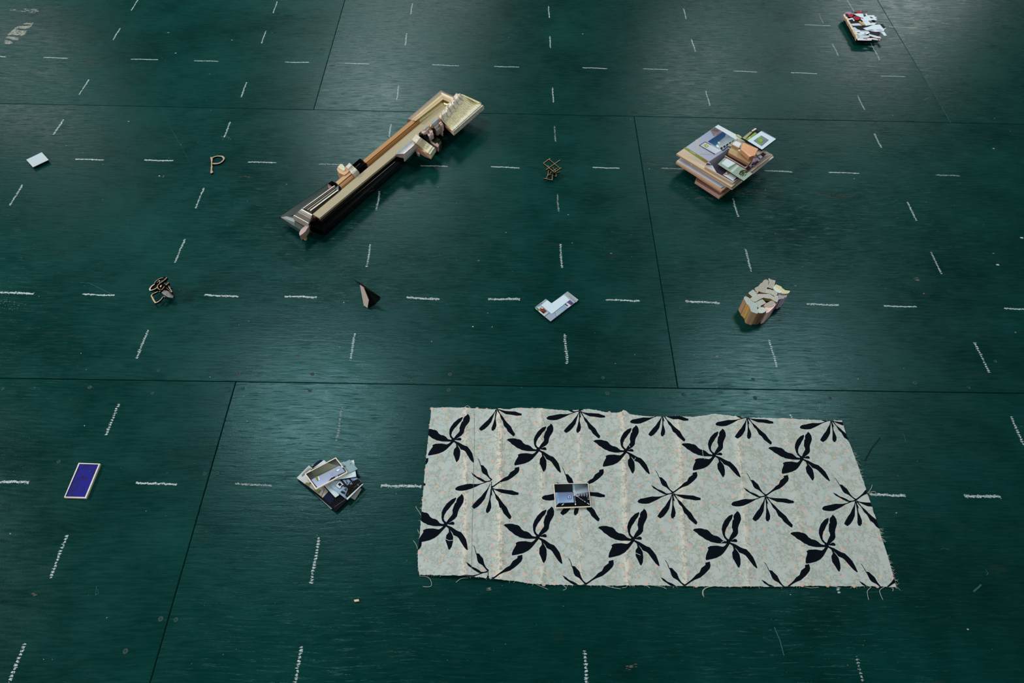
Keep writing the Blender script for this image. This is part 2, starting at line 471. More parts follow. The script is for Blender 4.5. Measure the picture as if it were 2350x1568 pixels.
# ================================================================== FABRIC
FAB_OUT = [(990,937),(1010,935.5),(1024,935),(1060,936),(1100,938),(1140,940),(1170,939),(1190,936),(1230,937),(1270,940),(1300,942),(1330,941),(1352,939),(1368,941),(1385,945),(1400,947),(1425,947),(1430,941.5),(1437,943),(1445,950),
 (1480,955),(1540,956.5),(1590,957),(1615,954),(1640,949),(1650,950.5),(1690,956),(1720,958),(1760,959),(1800,960),(1840,962),(1870,964),(1932,965.5),(1934,972),(1941,995),(1950,1018),(1958,1040),
 (1966,1062),(1973,1082),(1984,1112),(1991,1135),(2000,1160),(2008,1185),(2017,1210),(2023,1235),(2033,1262),(2041,1290),(2049,1318),(2057,1348),
 (2040,1347.5),(2000,1345),(1960,1345.5),(1900,1344.5),(1850,1345),(1790,1347),(1740,1346),(1690,1347),(1640,1346),(1590,1346),(1530,1344),(1480,1343),(1430,1344),(1380,1344),(1340,1343),(1290,1342),(1250,1342),(1225,1340),(1200,1337),(1175,1333),(1150,1332),(1100,1326),(1070,1324),(1040,1322),(1000,1321),(962,1320),
 (959,1300),(959,1270),(962,1240),(965,1210),(967,1180),(971,1130),(975,1080),(979,1040),(984,990),(988,960)]
CREASE = [(1147, 1149), (1070, 1066), (1242, 1245), (1330, 1332), (1428, 1440), (1555, 1572), (1690, 1718), (1800, 1850)]   # x at the top and bottom edge


def fab_uv(p):      # back to photograph place (only to place folds)
    d = np.array(p) - CAM
    w = d @ FWD
    return W / 2 + FOC * (d @ RGT) / w, H / 2 - FOC * (d @ UPV) / w


CX = []
for a, b_ in CREASE:
    pa, pb = F(a, 945), F(b_, 1335)
    CX.append((pa, pb))


def fab_z(x, y, raw=False):
    z = 0.0035
    for i, (pa, pb) in enumerate(CX):
        t = (y - pa.y) / (pb.y - pa.y)
        xc = pa.x + (pb.x - pa.x) * t
        d = x - xc
        amp = (0.0050, 0.003, 0.003, 0.002, 0.0036, 0.0034, 0.0028, 0.0016)[i]
        z += amp * math.exp(-(abs(d) / 0.010) ** 1.5)
    z += 0.0016 * noise.noise(Vector((x * 7, y * 2.2, 0.3))) + 0.0009 * noise.noise(Vector((x * 20, y * 16, 4)))
    # the near left edge stands off the floor a little
    z += 0.006 * max(0, 1 - abs(x - FL.x) / 0.14) * max(0, 1 - abs(y - FL.y) / 0.10)
    return max(z, 0.0012)


FL = F(1045, 1322)
out = [F(x, y, 0.004) for x, y in FAB_OUT]
# fine raggedness of the cut edge
rag = []
for i in range(len(out)):
    p, q = out[i], out[(i + 1) % len(out)]
    n = max(1, int((q - p).length / 0.004))
    for k in range(n):
        t = k / n
        c = p.lerp(q, t)
        rag.append(Vector((c.x + rnd.uniform(-.0006, .0006), c.y + rnd.uniform(-.0008, .0008), 0)))
CA = crop(1360, 970, 12.064); CB = crop(1670, 1080, 11.2)
A_POLY = [[(15,540),(50,510),(110,500),(190,495),(250,500),(310,520),(350,522),(400,540),(440,575),(470,620),(540,665),(620,680),(680,710),(760,785),(860,805),(870,830),(845,852),(700,852),(620,850),(560,840),(440,815),(400,790),(340,770),(290,740),(240,700),(160,655),(120,610),(60,570)],
 [(1060,165),(1075,190),(1040,280),(980,350),(930,430),(880,490),(835,590),(830,670),(870,730),(920,760),(880,805),(800,720),(770,640),(755,520),(780,430),(850,310),(960,210)],
 [(1195,85),(1240,130),(1270,200),(1272,290),(1240,360),(1195,440),(1175,500),(1165,620),(1120,680),(990,775),(930,830),(890,800),(960,680),(1040,570),(1035,510),(1020,480),(1035,400),(1060,300),(1085,290),(1090,210),(1120,160),(1160,130)],
 [(930,800),(990,780),(1060,745),(1110,755),(1135,800),(1110,825),(970,812)],
 [(930,820),(1080,880),(1200,950),(1250,975),(1330,1000),(1410,1080),(1490,1180),(1540,1300),(1580,1430),(1560,1445),(1480,1380),(1350,1220),(1300,1150),(1250,1110),(1150,1070),(1110,1010),(1060,960),(970,890),(910,850)],
 [(930,840),(990,880),(1060,970),(1110,1040),(1150,1110),(1165,1230),(1155,1350),(1110,1430),(1080,1410),(1010,1270),(970,1200),(968,1070),(1020,1000),(1000,910)],
 [(850,790),(950,780),(950,840),(900,900),(820,1000),(760,1070),(680,1135),(560,1190),(430,1220),(290,1245),(275,1210),(300,1120),(370,990),(350,950),(420,915),(500,908),(600,905),(690,922),(750,930),(800,905),(850,855)]]
B_POLY = [[(455,80),(500,110),(555,200),(580,260),(650,270),(700,320),(770,380),(800,440),(830,500),(890,580),(975,640),(960,670),(930,650),(860,590),(790,530),(690,480),(650,430),(600,310),(560,250),(530,180),(490,120)],
 [(390,465),(480,505),(560,565),(660,600),(740,640),(800,680),(870,680),(960,650),(950,690),(820,715),(740,700),(620,640),(540,590),(460,545)],
 [(80,880),(110,840),(150,815),(230,800),(340,775),(440,755),(520,760),(620,760),(720,740),(800,705),(870,685),(900,690),(840,715),(700,770),(600,830),(500,880),(380,935),(290,945),(200,940),(110,920)],
 [(940,680),(960,690),(945,760),(925,900),(910,1060),(850,1180),(780,1270),(700,1325),(660,1300),(620,1265),(660,1190),(740,1070),(800,1000),(850,900),(900,820),(930,740)],
 [(945,690),(980,700),(995,780),(1000,880),(1010,980),(1050,1080),(1080,1180),(1070,1280),(1040,1300),(1040,1330),(980,1310),(960,1240),(975,1100),(978,950),(960,800)],
 [(975,700),(990,760),(1015,830),(1030,890),(1000,860),(985,800)],
 [(965,670),(1010,700),(1100,830),(1200,920),(1260,990),(1340,1070),(1480,1190),(1560,1310),(1655,1420),(1640,1485),(1600,1475),(1430,1340),(1370,1250),(1290,1190),(1220,1040),(1150,970),(1090,850),(1000,740)],
 [(970,670),(1060,708),(1200,725),(1330,730),(1500,740),(1560,765),(1620,785),(1680,800),(1690,855),(1560,865),(1400,835),(1260,825),(1130,770),(1000,705)],
 [(930,640),(990,625),(1090,550),(1160,490),(1220,420),(1300,370),(1340,270),(1430,205),(1425,155),(1530,130),(1555,220),(1540,280),(1480,350),(1430,400),(1330,480),(1200,530),(1110,580),(1030,640),(960,690)]]
A0, B0 = F(1435.8, 1037.1), F(1755.7, 1139.8)
A_W = [[F(x, y) - A0 for x, y in CA(p)] for p in A_POLY]
B_W = [[F(x, y) - B0 for x, y in CB(p)] for p in B_POLY]
A_AT = [(1041,1012),(1236,1034),(1435.8,1037),(1639,1045.5),(1840,1053),(1023.6,1205),(1235,1234),(1453,1239),(1672,1244.5),(1897,1253),(829,1200),(2050,1060)]
B_AT = [(1325,1126),(1543,1133),(1755.7,1139.8),(1962,1150),(1330,945.5),(1520,953),(1714,959),(1906,966),
        (1343,1343),(1569,1347),(1801,1353),(2027,1356),(916,1100),(895,1300),(930,925)]
# cloth grid points; left of the stitched join the two halves of the star do not meet
SPLIT = [((1128, 1105), (0, 1, 2)), ((1128, 1121), (4, 5, 6, 7, 8)), ((1126, 1112), (3,)), ((1120, 1314), (0, 1, 2)), ((1130, 1331), (8,)), ((1121, 1322), (3, 4)), ((1139.5, 941), (3, 4, 6, 7))]
motifs = []
for c_, ks in SPLIT:
    c = F(*c_)
    for k in ks: motifs.append([c + v for v in B_W[k]])
for (x, y) in A_AT:
    c = F(x, y)
    for p in A_W: motifs.append([c + v for v in p])
for (x, y) in B_AT:
    c = F(x, y)
    for p in B_W: motifs.append([c + v for v in p])


def ccw(P):
    a = sum(P[i].x * P[(i + 1) % len(P)].y - P[(i + 1) % len(P)].x * P[i].y for i in range(len(P)))
    return P if a > 0 else P[::-1]


rag = ccw(rag)
motifs = [ccw(m_) for m_ in motifs]
verts2 = [Vector((p.x, p.y)) for p in rag]
faces2 = [list(range(len(rag)))]
for m_ in motifs:
    b = len(verts2)
    verts2 += [Vector((p.x, p.y)) for p in m_]
    faces2.append(list(range(b, b + len(m_))))
xs = [p.x for p in rag]; ys = [p.y for p in rag]
gx = np.arange(min(xs), max(xs), 0.0055); gy = np.arange(min(ys), max(ys), 0.014)
for i, x in enumerate(gx):
    for j, y in enumerate(gy):
        verts2.append(Vector((x + rnd.uniform(-.0003, .0003), y + rnd.uniform(-.001, .001))))
ov, oe, of, orv, ore, orf = geometry.delaunay_2d_cdt(verts2, [], faces2, 0, 1e-6, True)
fb = MB()
zc = [fab_z(v.x, v.y) for v in ov]
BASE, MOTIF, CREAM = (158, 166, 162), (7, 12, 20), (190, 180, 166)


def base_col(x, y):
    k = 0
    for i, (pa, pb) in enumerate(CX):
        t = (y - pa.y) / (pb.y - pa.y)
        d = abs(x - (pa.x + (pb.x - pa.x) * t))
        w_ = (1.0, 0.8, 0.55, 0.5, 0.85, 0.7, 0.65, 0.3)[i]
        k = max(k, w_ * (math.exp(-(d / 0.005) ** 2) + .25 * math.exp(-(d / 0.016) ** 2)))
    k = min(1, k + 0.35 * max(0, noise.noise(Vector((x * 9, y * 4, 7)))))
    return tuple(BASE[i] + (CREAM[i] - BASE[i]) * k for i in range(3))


inmot = {}
for f, src in zip(of, orf):
    if 0 not in src: continue
    mo = any(s_ > 0 for s_ in src)
    pts = [Vector((ov[i].x, ov[i].y, zc[i] + (0.0003 if mo else 0))) for i in f]
    a = (pts[1] - pts[0]).cross(pts[2] - pts[0]).z
    if a < 0: pts = pts[::-1]
    if mo: fb.face(pts, MOTIF)
    else: fb.face(pts, None, [base_col(p.x, p.y) for p in pts])
# cut edge thickness
for i in range(len(rag)):
    p, q = rag[i], rag[(i + 1) % len(rag)]
    zp, zq = fab_z(p.x, p.y), fab_z(q.x, q.y)
    fb.face([Vector((p.x, p.y, zp - 0.0012)), Vector((q.x, q.y, zq - 0.0012)), Vector((q.x, q.y, zq)), Vector((p.x, p.y, zp))], (190, 182, 168))
    # pale selvedge line on top of the edge
# the jacquard pattern woven into the ground
MB2 = [(min(p.x for p in m_), max(p.x for p in m_), min(p.y for p in m_), max(p.y for p in m_), m_) for m_ in motifs]


def pip(x, y, poly):
    c = False
    n = len(poly)
    for i in range(n):
        p, q = poly[i], poly[(i + 1) % n]
        if (p.y > y) != (q.y > y) and x < (q.x - p.x) * (y - p.y) / (q.y - p.y) + p.x: c = not c
    return c


def free(x, y, r=0.0):
    if not pip(x, y, out): return False
    for a, b_, c, d, m_ in MB2:
        if a - r < x < b_ + r and c - r < y < d + r:
            if pip(x, y, m_): return False
            if r and (pip(x + r, y, m_) or pip(x - r, y, m_) or pip(x, y + r, m_) or pip(x, y - r, m_)): return False
    return True


def deco(pts, col, dz=0.00015):
    P = [Vector((x, y, fab_z(x, y) + dz)) for x, y in pts]
    a = sum(P[i].x * P[(i + 1) % len(P)].y - P[(i + 1) % len(P)].x * P[i].y for i in range(len(P)))
    if a < 0: P = P[::-1]
    fb.face(P, col)


LEAFC = [(143, 152, 142), (136, 148, 136), (149, 156, 146), (150, 153, 139), (140, 151, 144)]
PEACH = [(190, 160, 148), (192, 163, 150), (186, 158, 149), (190, 165, 146)]


def leaf(x, y, a, ln, w_, col, hollow=False):
    ca, sa = math.cos(a), math.sin(a)
    prof = [(0, 0), (.3, .8), (.6, 1), (1, 0), (.6, -1), (.3, -.8)]
    pts = [(x + ca * u * ln - sa * v * w_, y + sa * u * ln + ca * v * w_) for u, v in prof]
    if not all(free(*p) for p in pts[::2]): return
    if hollow:
        for i in range(6):
            line([pts[i], pts[(i + 1) % 6]], 0.00022, col, False)
    else: deco(pts, col)


def line(pts, w_, col, chk=True):
    for i in range(len(pts) - 1):
        (x0, y0), (x1, y1) = pts[i], pts[i + 1]
        if chk and not (free(x0, y0) and free(x1, y1)): continue
        d = math.hypot(x1 - x0, y1 - y0) or 1
        nx, ny = -(y1 - y0) / d * w_, (x1 - x0) / d * w_
        deco([(x0 - nx, y0 - ny), (x1 - nx, y1 - ny), (x1 + nx, y1 + ny), (x0 + nx, y0 + ny)], col, 0.00012)


fr = random.Random(11)
cell = 0.030
yy = min(ys) + 0.006
row = 0
while yy < max(ys):
    xx = min(xs) + (0.006 if row % 2 else 0.021)
    while xx < max(xs):
        x, y = xx + fr.uniform(-.006, .006), yy + fr.uniform(-.006, .006)
        a = fr.uniform(0, 6.28)
        # flower: short parallel peach strokes in a bud with green sepals
        if free(x, y, 0.003):
            R_ = fr.uniform(0.0034, 0.0052) if fr.random() < 0.7 else 0.0022
            pc = fr.choice(PEACH)
            ca, sa = math.cos(a), math.sin(a)
            for k in range(-3, 4):
                hw = math.sqrt(max(0, 1 - (k / 3.6) ** 2)) * R_
                u = k / 3.4 * R_
                pts = [(x + ca * u - sa * v, y + sa * u + ca * v) for v in (-hw, hw)]
                line(pts, R_ * 0.105, tuple(c + fr.uniform(-8, 8) for c in pc), False)
            for k in (-1, 0, 1):
                leaf(x - ca * R_ * .6, y - sa * R_ * .6, a + math.pi + k * 0.6, R_ * 1.5, R_ * 0.36, fr.choice(LEAFC))
        # curling stem with leaves on it
        for rep in range(4):
            th = fr.uniform(0, 6.28); cur = fr.choice((-1, 1)) * fr.uniform(25, 85)
            px_, py_ = x + fr.uniform(-.012, .012), y + fr.uniform(-.012, .012)
            pts = [(px_, py_)]
            for k in range(9):
                px_ += math.cos(th) * 0.0028; py_ += math.sin(th) * 0.0028; th += cur * 0.0028
                pts.append((px_, py_))
                if k % 2 == 1:
                    leaf(px_, py_, th + fr.choice((-1, 1)) * fr.uniform(.5, 1.0), fr.uniform(.005, .0105), fr.uniform(.0008, .0021), fr.choice(LEAFC), fr.random() < 0.35)
            line(pts, 0.00028, fr.choice([(134, 145, 136), (142, 151, 141)]))
        xx += cell
    yy += cell * 0.72
    row += 1
for q in ([(1127, 1106), (1128.6, 1106), (1128.6, 1122), (1127, 1122)], [(1119.5, 1313), (1121, 1313), (1121.4, 1331), (1120, 1331)]):
    P = [F(x, y, .004) for x, y in q]
    deco([(v.x, v.y) for v in P], MOTIF, 0.0004)
# dark stitched join near the left side
js = [(1088, 940), (1089, 1000), (1087.5, 1060), (1086, 1130), (1084, 1190), (1083, 1260), (1082, 1322)]
jp = []
for i in range(len(js) - 1):
    for k in range(8):
        t = k / 8
        p = F(js[i][0] + (js[i + 1][0] - js[i][0]) * t, js[i][1] + (js[i + 1][1] - js[i][1]) * t, 0.004)
        jp.append((p.x, p.y))
for i in range(len(jp) - 1):
    (x0, y0), (x1, y1) = jp[i], jp[i + 1]
    w_ = 0.0005 if i % 2 else 0.0003
    deco([(x0 - w_, y0), (x1 - w_, y1), (x1 + w_, y1), (x0 + w_, y0)], (96, 100, 92), 0.0004)
# small pulls and pale threads caught on the black motifs
for pts in [[(1301,973),(1290,971),(1283,973)],[(1443,1021),(1446,1026)],[(1455,1056),(1459,1050)],[(1023,1237),(1030,1241),(1040,1240)],[(1459,1269),(1470,1274)],[(1903,1253),(1912,1257)],[(1655,1245),(1662,1242)],[(1150,1036),(1155,1029)]]:
    P = [F(x, y, 0.005) for x, y in pts]
    for i in range(len(P) - 1):
        d = P[i + 1] - P[i]; d.normalize(); w_ = 0.0005
        deco([(P[i].x - d.y * w_, P[i].y + d.x * w_), (P[i + 1].x - d.y * w_, P[i + 1].y + d.x * w_), (P[i + 1].x + d.y * w_, P[i + 1].y - d.x * w_), (P[i].x + d.y * w_, P[i].y - d.x * w_)], (175, 180, 176), 0.0006)
cloth = fb.build('fabric_remnant', M_CLOTH)
tag(cloth, 'grey-green floral fabric remnant with black leaf motifs and frayed edges, spread on the floor', 'fabric')


def tube(mb, pts, r, col, n=5):
    rings = []
    for i, p in enumerate(pts):
        d = (pts[min(i + 1, len(pts) - 1)] - pts[max(i - 1, 0)]).normalized()
        a = d.cross(Vector((0, 0, 1)))
        if a.length < 1e-4: a = Vector((1, 0, 0))
        a.normalize(); b_ = d.cross(a)
        rr = r * (0.6 if i in (0, len(pts) - 1) else 1)
        rings.append([p + (a * math.cos(2 * math.pi * k / n) + b_ * math.sin(2 * math.pi * k / n)) * rr for k in range(n)])
    for i in range(len(rings) - 1):
        for k in range(n):
            j = (k + 1) % n
            mb.face([rings[i][k], rings[i][j], rings[i + 1][j], rings[i + 1][k]], col)
    mb.face(rings[0][::-1], col); mb.face(rings[-1], col)


def catmull(P, seg=5):
    o = []
    for i in range(len(P) - 1):
        p0, p1, p2, p3 = P[max(i - 1, 0)], P[i], P[i + 1], P[min(i + 2, len(P) - 1)]
        for k in range(seg):
            t = k / seg
            o.append(0.5 * ((2 * p1) + (p2 - p0) * t + (2 * p0 - 5 * p1 + 4 * p2 - p3) * t * t + (3 * p1 - p0 - 3 * p2 + p3) * t ** 3))
    o.append(P[-1])
    return o


TH = [(196, 186, 168), (186, 190, 184), (204, 196, 180)]
tb = MB()
# the long loose threads seen one by one
for pts in [[(962,1322),(975,1323),(985,1327),(990,1337),(989,1345),(980,1347),(970,1346)],[(1046,1337),(1058,1328),(1075,1326)],[(1635,1346),(1620,1350),(1614,1358),(1616,1371)],
            [(1624,1347),(1613,1355),(1613,1368)],[(2000,1347),(1992,1355),(1991,1362),(1994,1377)],[(2030,1347),(2020,1354),(2021,1364),(2027,1377)],[(2042,1347),(2050,1352),(2049,1357)],
            [(1500,1344),(1520,1347),(1530,1352)],[(1470,1343),(1485,1345),(1492,1350)],[(1840,1346),(1860,1349),(1880,1348)],[(1905,1345),(1920,1347),(1930,1350)],
            [(1066,941),(1066,935),(1072,931),(1078,934),(1080,939)],[(1600,1004),(1606,1015),(1611,1030),(1613,1045),(1617,1055)],[(1990,1131),(2006,1128),(2010,1130)],[(1993,1130),(2000,1120),(2002,1112)],
            [(966,1182),(960,1172),(955,1165),(955,1161)],[(958,1260),(955,1250),(948,1240)],[(962,1225),(958,1215)],[(1230,1341),(1242,1346),(1258,1353)],[(1290,1342),(1300,1350),(1292,1355)],
            [(1380,1342),(1400,1347),(1425,1352)],[(1690,1343),(1700,1348)],[(1440,1345),(1436,1348),(1428,1349)]]:
    P = []
    for x, y in pts:
        q = F(x, y, 0.003)
        P.append(Vector((q.x, q.y, (fab_z(q.x, q.y) + 0.0012) if pip(q.x, q.y, out) else 0.0018)))
    tube(tb, catmull(P, 4), 0.00045, fr.choice(TH))
# short frays all round
n = len(rag)
side_top = [(i, p) for i, p in enumerate(rag)]
for i, p in side_top:
    q = rag[(i + 1) % n]
    e = (q - p); 
    if e.length < 1e-6: continue
    e.normalize(); nrm = Vector((e.y, -e.x, 0))
    mid = (p + nrm * 0.004)
    if pip(mid.x, mid.y, out): nrm = -nrm
    right = p.x > F(1932, 960).x - 0.03 and nrm.x > 0.5
    left = nrm.x < -0.5
    base_n = 3 if right else (1 if left else (1 if fr.random() < 0.55 else 0))
    for _ in range(base_n):
        clump = noise.noise(Vector((p.x * 30, p.y * 30, 9)))
        if clump < (-0.05 if right else 0.02): continue
        ln = fr.uniform(0.002, 0.007) * (2.4 if right and fr.random() < .5 else 1)
        dr = (nrm + e * fr.uniform(-.9, .9) + Vector((0, 0, 0))).normalized()
        z0 = fab_z(p.x, p.y)
        st = p - nrm * 0.002 + Vector((0, 0, z0))
        bend = Vector((fr.uniform(-.002, .002), fr.uniform(-.002, .002), 0))
        tube(tb, [st, st + dr * ln * .5 + bend, st + dr * ln + bend + Vector((0, 0, -min(z0 - 0.0006, .002)))], 0.00028, fr.choice(TH), 3)
tt = tb.build('frayed_threads', M_THREAD, cloth)
tt['kind'] = 'stuff'
tt['label'] = 'pale loose threads along the cut edges'

# ================================================================== SMALL FLAT THINGS
CG = (196, 186, 166)


def framed(name, outer, inner, zt, th, col, mats, parent=None, mat_=None):
    """flat frame ring (outer/inner px quads) as a closed ring prism"""
    mb = MB()
    O = [F(x, y, zt) for x, y in outer]; I = [F(x, y, zt) for x, y in inner]
    n = len(O)
    a = sum(O[i].x * O[(i + 1) % n].y - O[(i + 1) % n].x * O[i].y for i in range(n))
    if a < 0: O = O[::-1]; I = I[::-1]
    dn = Vector((0, 0, -th))
    for i in range(n):
        j = (i + 1) % n
        mb.face([O[i], O[j], I[j], I[i]], col)
        mb.face([O[i] + dn, O[j] + dn, O[j], O[i]], col)
        mb.face([I[i], I[j], I[j] + dn, I[i] + dn], col)
        mb.face([O[j] + dn, O[i] + dn, I[i] + dn, I[j] + dn], col)
    return mb.build(name, mat_ or M_PAPER, parent)


def centre(pts, z=0.0):
    ps = [F(x, y, z) for x, y in pts]
    c = sum(ps, Vector()) / len(ps)
    c.z = 0
    return c


# blue panel
C = crop(130, 1050, 14.258)
o_, i_ = C([(720,178),(1425,205),(960,1335),(240,1312)]), C([(748,210),(1370,230),(925,1298),(282,1285)])
t = thing('blue_painting', 'small deep blue painted panel in a thin cream frame', 'painting', centre(o_))
framed('frame', o_, i_, 0.006, 0.006, (204, 198, 184), None, t)
b = MB(); b.prism([F(x, y, 0.0045) for x, y in i_], 0.004, (4, 4, 108))
for (x, y, r_, c_) in [(1115,320,22,(8,40,140)),(1095,447,16,(20,70,160)),(1115,540,18,(10,50,130)),(820,460,12,(15,50,140)),(850,545,14,(15,50,150)),(860,640,44,(2,4,34)),(480,890,12,(10,50,140)),
                       (460,965,14,(10,40,150)),(965,1020,24,(8,36,130)),(950,1090,18,(8,50,120)),(425,1210,16,(30,90,190)),(830,730,16,(4,20,120)),(640,1000,26,(4,14,124)),(960,910,14,(6,16,120)),
                       (740,605,20,(6,12,120)),(970,215,16,(160,160,170)),(980,255,26,(6,20,110)),(900,1180,20,(6,20,110)),(560,1110,24,(5,12,122)),(1180,300,18,(6,12,110))]:
    b.flat(C([(x + r_ * math.cos(k * .9) * rnd.uniform(.7, 1.1), y + r_ * math.sin(k * .9) * rnd.uniform(.7, 1.1)) for k in range(7)]), 0.0046, c_)
b.build('canvas', M_BLUE, t)

# photo print on the fabric
C = crop(1250, 1090, 17.423)
o_, i_ = C([(345,355),(1745,318),(1862,1278),(425,1338)]), C([(380,376),(1722,346),(1830,1250),(455,1300)])
zt = 0.0105
t = thing('framed_photograph', 'small cream-edged photograph of a dark hall lying on the fabric', 'photograph', centre(o_) + Vector((0, 0, 0.006)))
framed('frame', o_, i_, zt, 0.004, (212, 202, 180), None, t)
b = MB(); b.prism([F(x, y, zt - .0006) for x, y in i_], 0.003, (8, 8, 14)); z = zt - .0006


def lay(mb, C_, zb):
    st = [zb]
    def f(pts, col, cols=None):
        st[0] += 0.00008
        mb.flat(C_(pts), st[0], col, cols)
    return f


l = lay(b, C, z)
l([(390,385),(1130,370),(1140,640),(1130,685),(415,705)], (20, 28, 34), [(10,12,18),(20,32,38),(40,58,62),(24,30,36),(8,16,22)])
l([(1120,366),(1722,350),(1735,480),(1140,600)], (50,60,70), [(90,110,120),(14,18,22),(50,60,72),(110,124,134)])
l([(1140,600),(1735,480),(1742,700),(1150,765)], (90,100,106), [(100,116,124),(66,76,84),(130,150,160),(170,184,190)])
l([(1105,368),(1185,366),(1200,560),(1220,690),(1130,690),(1120,560)], (110,130,140), [(80,100,110),(96,114,124),(150,170,178),(190,205,210),(150,165,172),(90,110,118)])
l([(420,710),(530,705),(575,1120),(460,1245)], (126,152,186), [(140,170,190),(104,126,160),(150,180,205),(120,150,180)])
l([(530,705),(1128,690),(1172,1105),(575,1130)], (120,145,185), [(92,106,142),(100,110,140),(150,178,206),(124,152,190)])
l([(1150,762),(1720,722),(1755,850),(1210,872),(1160,860)], (80, 86, 104), [(170,180,190),(110,110,130),(40,42,56),(70,70,92),(120,130,140)])
for k in range(9):
    x0 = 1260 + k * 52
    l([(x0, 765 - k * 3), (x0 + 20, 763 - k * 3), (x0 + 24, 860), (x0 + 2, 862)], (30, 26, 44) if k % 2 else (150, 150, 168))
l([(1150,790),(1240,786),(1245,825),(1155,830)], (176, 186, 170))
l([(1270,835),(1345,832),(1340,872),(1275,872)], (196, 206, 216))
l([(908,822),(1060,820),(1064,956),(914,960)], (70, 84, 118)); l([(928,838),(1046,836),(1050,938),(934,942)], (176, 194, 222)); l([(956,868),(1024,866),(1027,906),(962,910)], (10, 14, 26))
l([(670,1215),(750,1155),(782,1155),(712,1222)], (196, 216, 224))
for q in [[(1195,880),(1206,878),(1212,990),(1200,992)], [(1200,1005),(1218,1005),(1222,1045),(1204,1046)], [(1204,1065),(1236,1065),(1240,1100),(1208,1102)], [(1204,1140),(1240,1138),(1256,1205),(1214,1212)],
          [(1320,880),(1332,880),(1420,945),(1412,950)], [(1425,955),(1450,955),(1485,990),(1465,990)], [(1500,1000),(1520,1000),(1550,1025),(1528,1030)], [(1565,1045),(1595,1048),(1645,1085),(1615,1092)],
          [(1680,1120),(1710,1120),(1800,1180),(1770,1195)], [(1710,955),(1750,960),(1775,985),(1740,985)], [(1670,872),(1690,872),(1700,890),(1680,890)], [(1725,885),(1750,888),(1758,905),(1735,905)]]:
    l(q, (200, 214, 230))
l([(1230,880),(1238,880),(1520,1250),(1508,1250)], (34, 26, 34))
b.build('print', M_GLOSS, t)

# white card
C = crop(50, 340, 28.5)
o_ = C([(290,755),(1305,270),(1755,765),(725,1250)])
t = thing('white_card', 'plain white card raised on an added block blackened for shade, near the left edge', 'card', centre(o_))
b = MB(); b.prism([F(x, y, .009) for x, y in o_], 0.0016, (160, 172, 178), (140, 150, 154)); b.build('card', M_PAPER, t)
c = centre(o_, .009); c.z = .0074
b = MB(); b.prism([c + (F(x, y, .0074) - c) * .93 for x, y in o_], 0.0074, (10, 14, 14)); b.build('shade_block', M_CHAR, t)  # added spacer, its black stands in for the shade under the card

# L shaped print
C = crop(1210, 655, 16.507)
o_ = C([(260,855),(700,515),(920,680),(1530,230),(1945,550),(885,1375)])
t = thing('cut_print', 'white and grey print cut to an L shape with edges blackened as shade', 'print', centre(o_))
b = MB(); b.prism([F(x, y, .0055) for x, y in o_], 0.0055, (150, 163, 172), (6, 8, 12))  # near-black sides paint the shade around the print
l = lay(b, C, .0055)
l([(300,880),(420,800),(660,1180),(560,1090)], (190, 198, 200)); l([(430,840),(520,750),(860,1035),(690,1180),(560,1080)], (164, 178, 182), [(170,182,196),(160,172,190),(150,160,168),(170,182,178),(196,200,200)])
l([(1400,360),(1530,235),(1935,550),(1860,640),(1610,555)], (150, 160, 165), [(150,160,162),(128,140,148),(156,164,164),(150,160,158),(166,176,174)])
l([(1440,320),(1475,295),(1860,600),(1800,640)], (126, 134, 142)); l([(1475,330),(1490,320),(1560,380),(1545,395)], (180, 160, 160))
l([(1400,735),(1500,650),(1665,765),(1530,860)], (182, 195, 198)); l([(1620,565),(1755,680),(1660,755),(1515,645)], (72, 56, 100), [(60,70,104),(60,44,104),(104,60,104),(96,70,120)])
l([(1455,690),(1555,775),(1515,805),(1415,725)], (40, 58, 68)); l([(1440,705),(1452,700),(1468,714),(1456,720)], (160,170,176))
l([(1045,1005),(1400,745),(1530,855),(1105,1185)], (128, 152, 168), [(140,160,160),(120,150,176),(126,148,176),(146,166,176)])
l([(660,1185),(850,1035),(930,1092),(1030,1020),(1100,1190),(885,1370)], (140, 152, 170)); l([(1030,1020),(1050,1015),(1110,1180),(1095,1195)], (104, 114, 130))
l([(655,1172),(840,1030),(852,1040),(668,1186)], (24, 34, 48))
l([(560,820),(735,980),(610,1070),(435,920)], (96, 44, 22)); l([(455,920),(480,895),(560,975),(535,985)], (190, 130, 60)); l([(520,865),(560,830),(610,870),(560,895)], (214, 190, 160)); l([(560,920),(600,900),(640,990),(600,985)], (120, 50, 60))
l([(560,985),(600,1000),(660,1030),(610,1065)], (26, 8, 12)); l([(640,900),(690,950),(670,965),(630,930)], (130, 30, 20)); l([(480,930),(500,925),(560,990),(545,1005)], (20, 10, 8))
l([(310,815),(345,805),(430,890),(435,1000),(360,930)], (84, 146, 100)); l([(350,850),(420,900),(430,985),(400,950)], (52, 108, 66)); l([(262,855),(300,830),(320,860),(285,885)], (30, 40, 44))
l([(365,800),(380,788),(550,665),(575,680),(560,700),(540,690),(380,808)], (26, 36, 44))
l([(545,665),(700,520),(765,560),(575,700)], (134, 150, 156))
l([(520,750),(765,560),(920,682),(1400,362),(1612,552),(925,1090)], (190, 207, 218))
l([(915,708),(925,708),(925,720),(915,720)], (130, 140, 150))
b.build('print', M_PAPER, t)

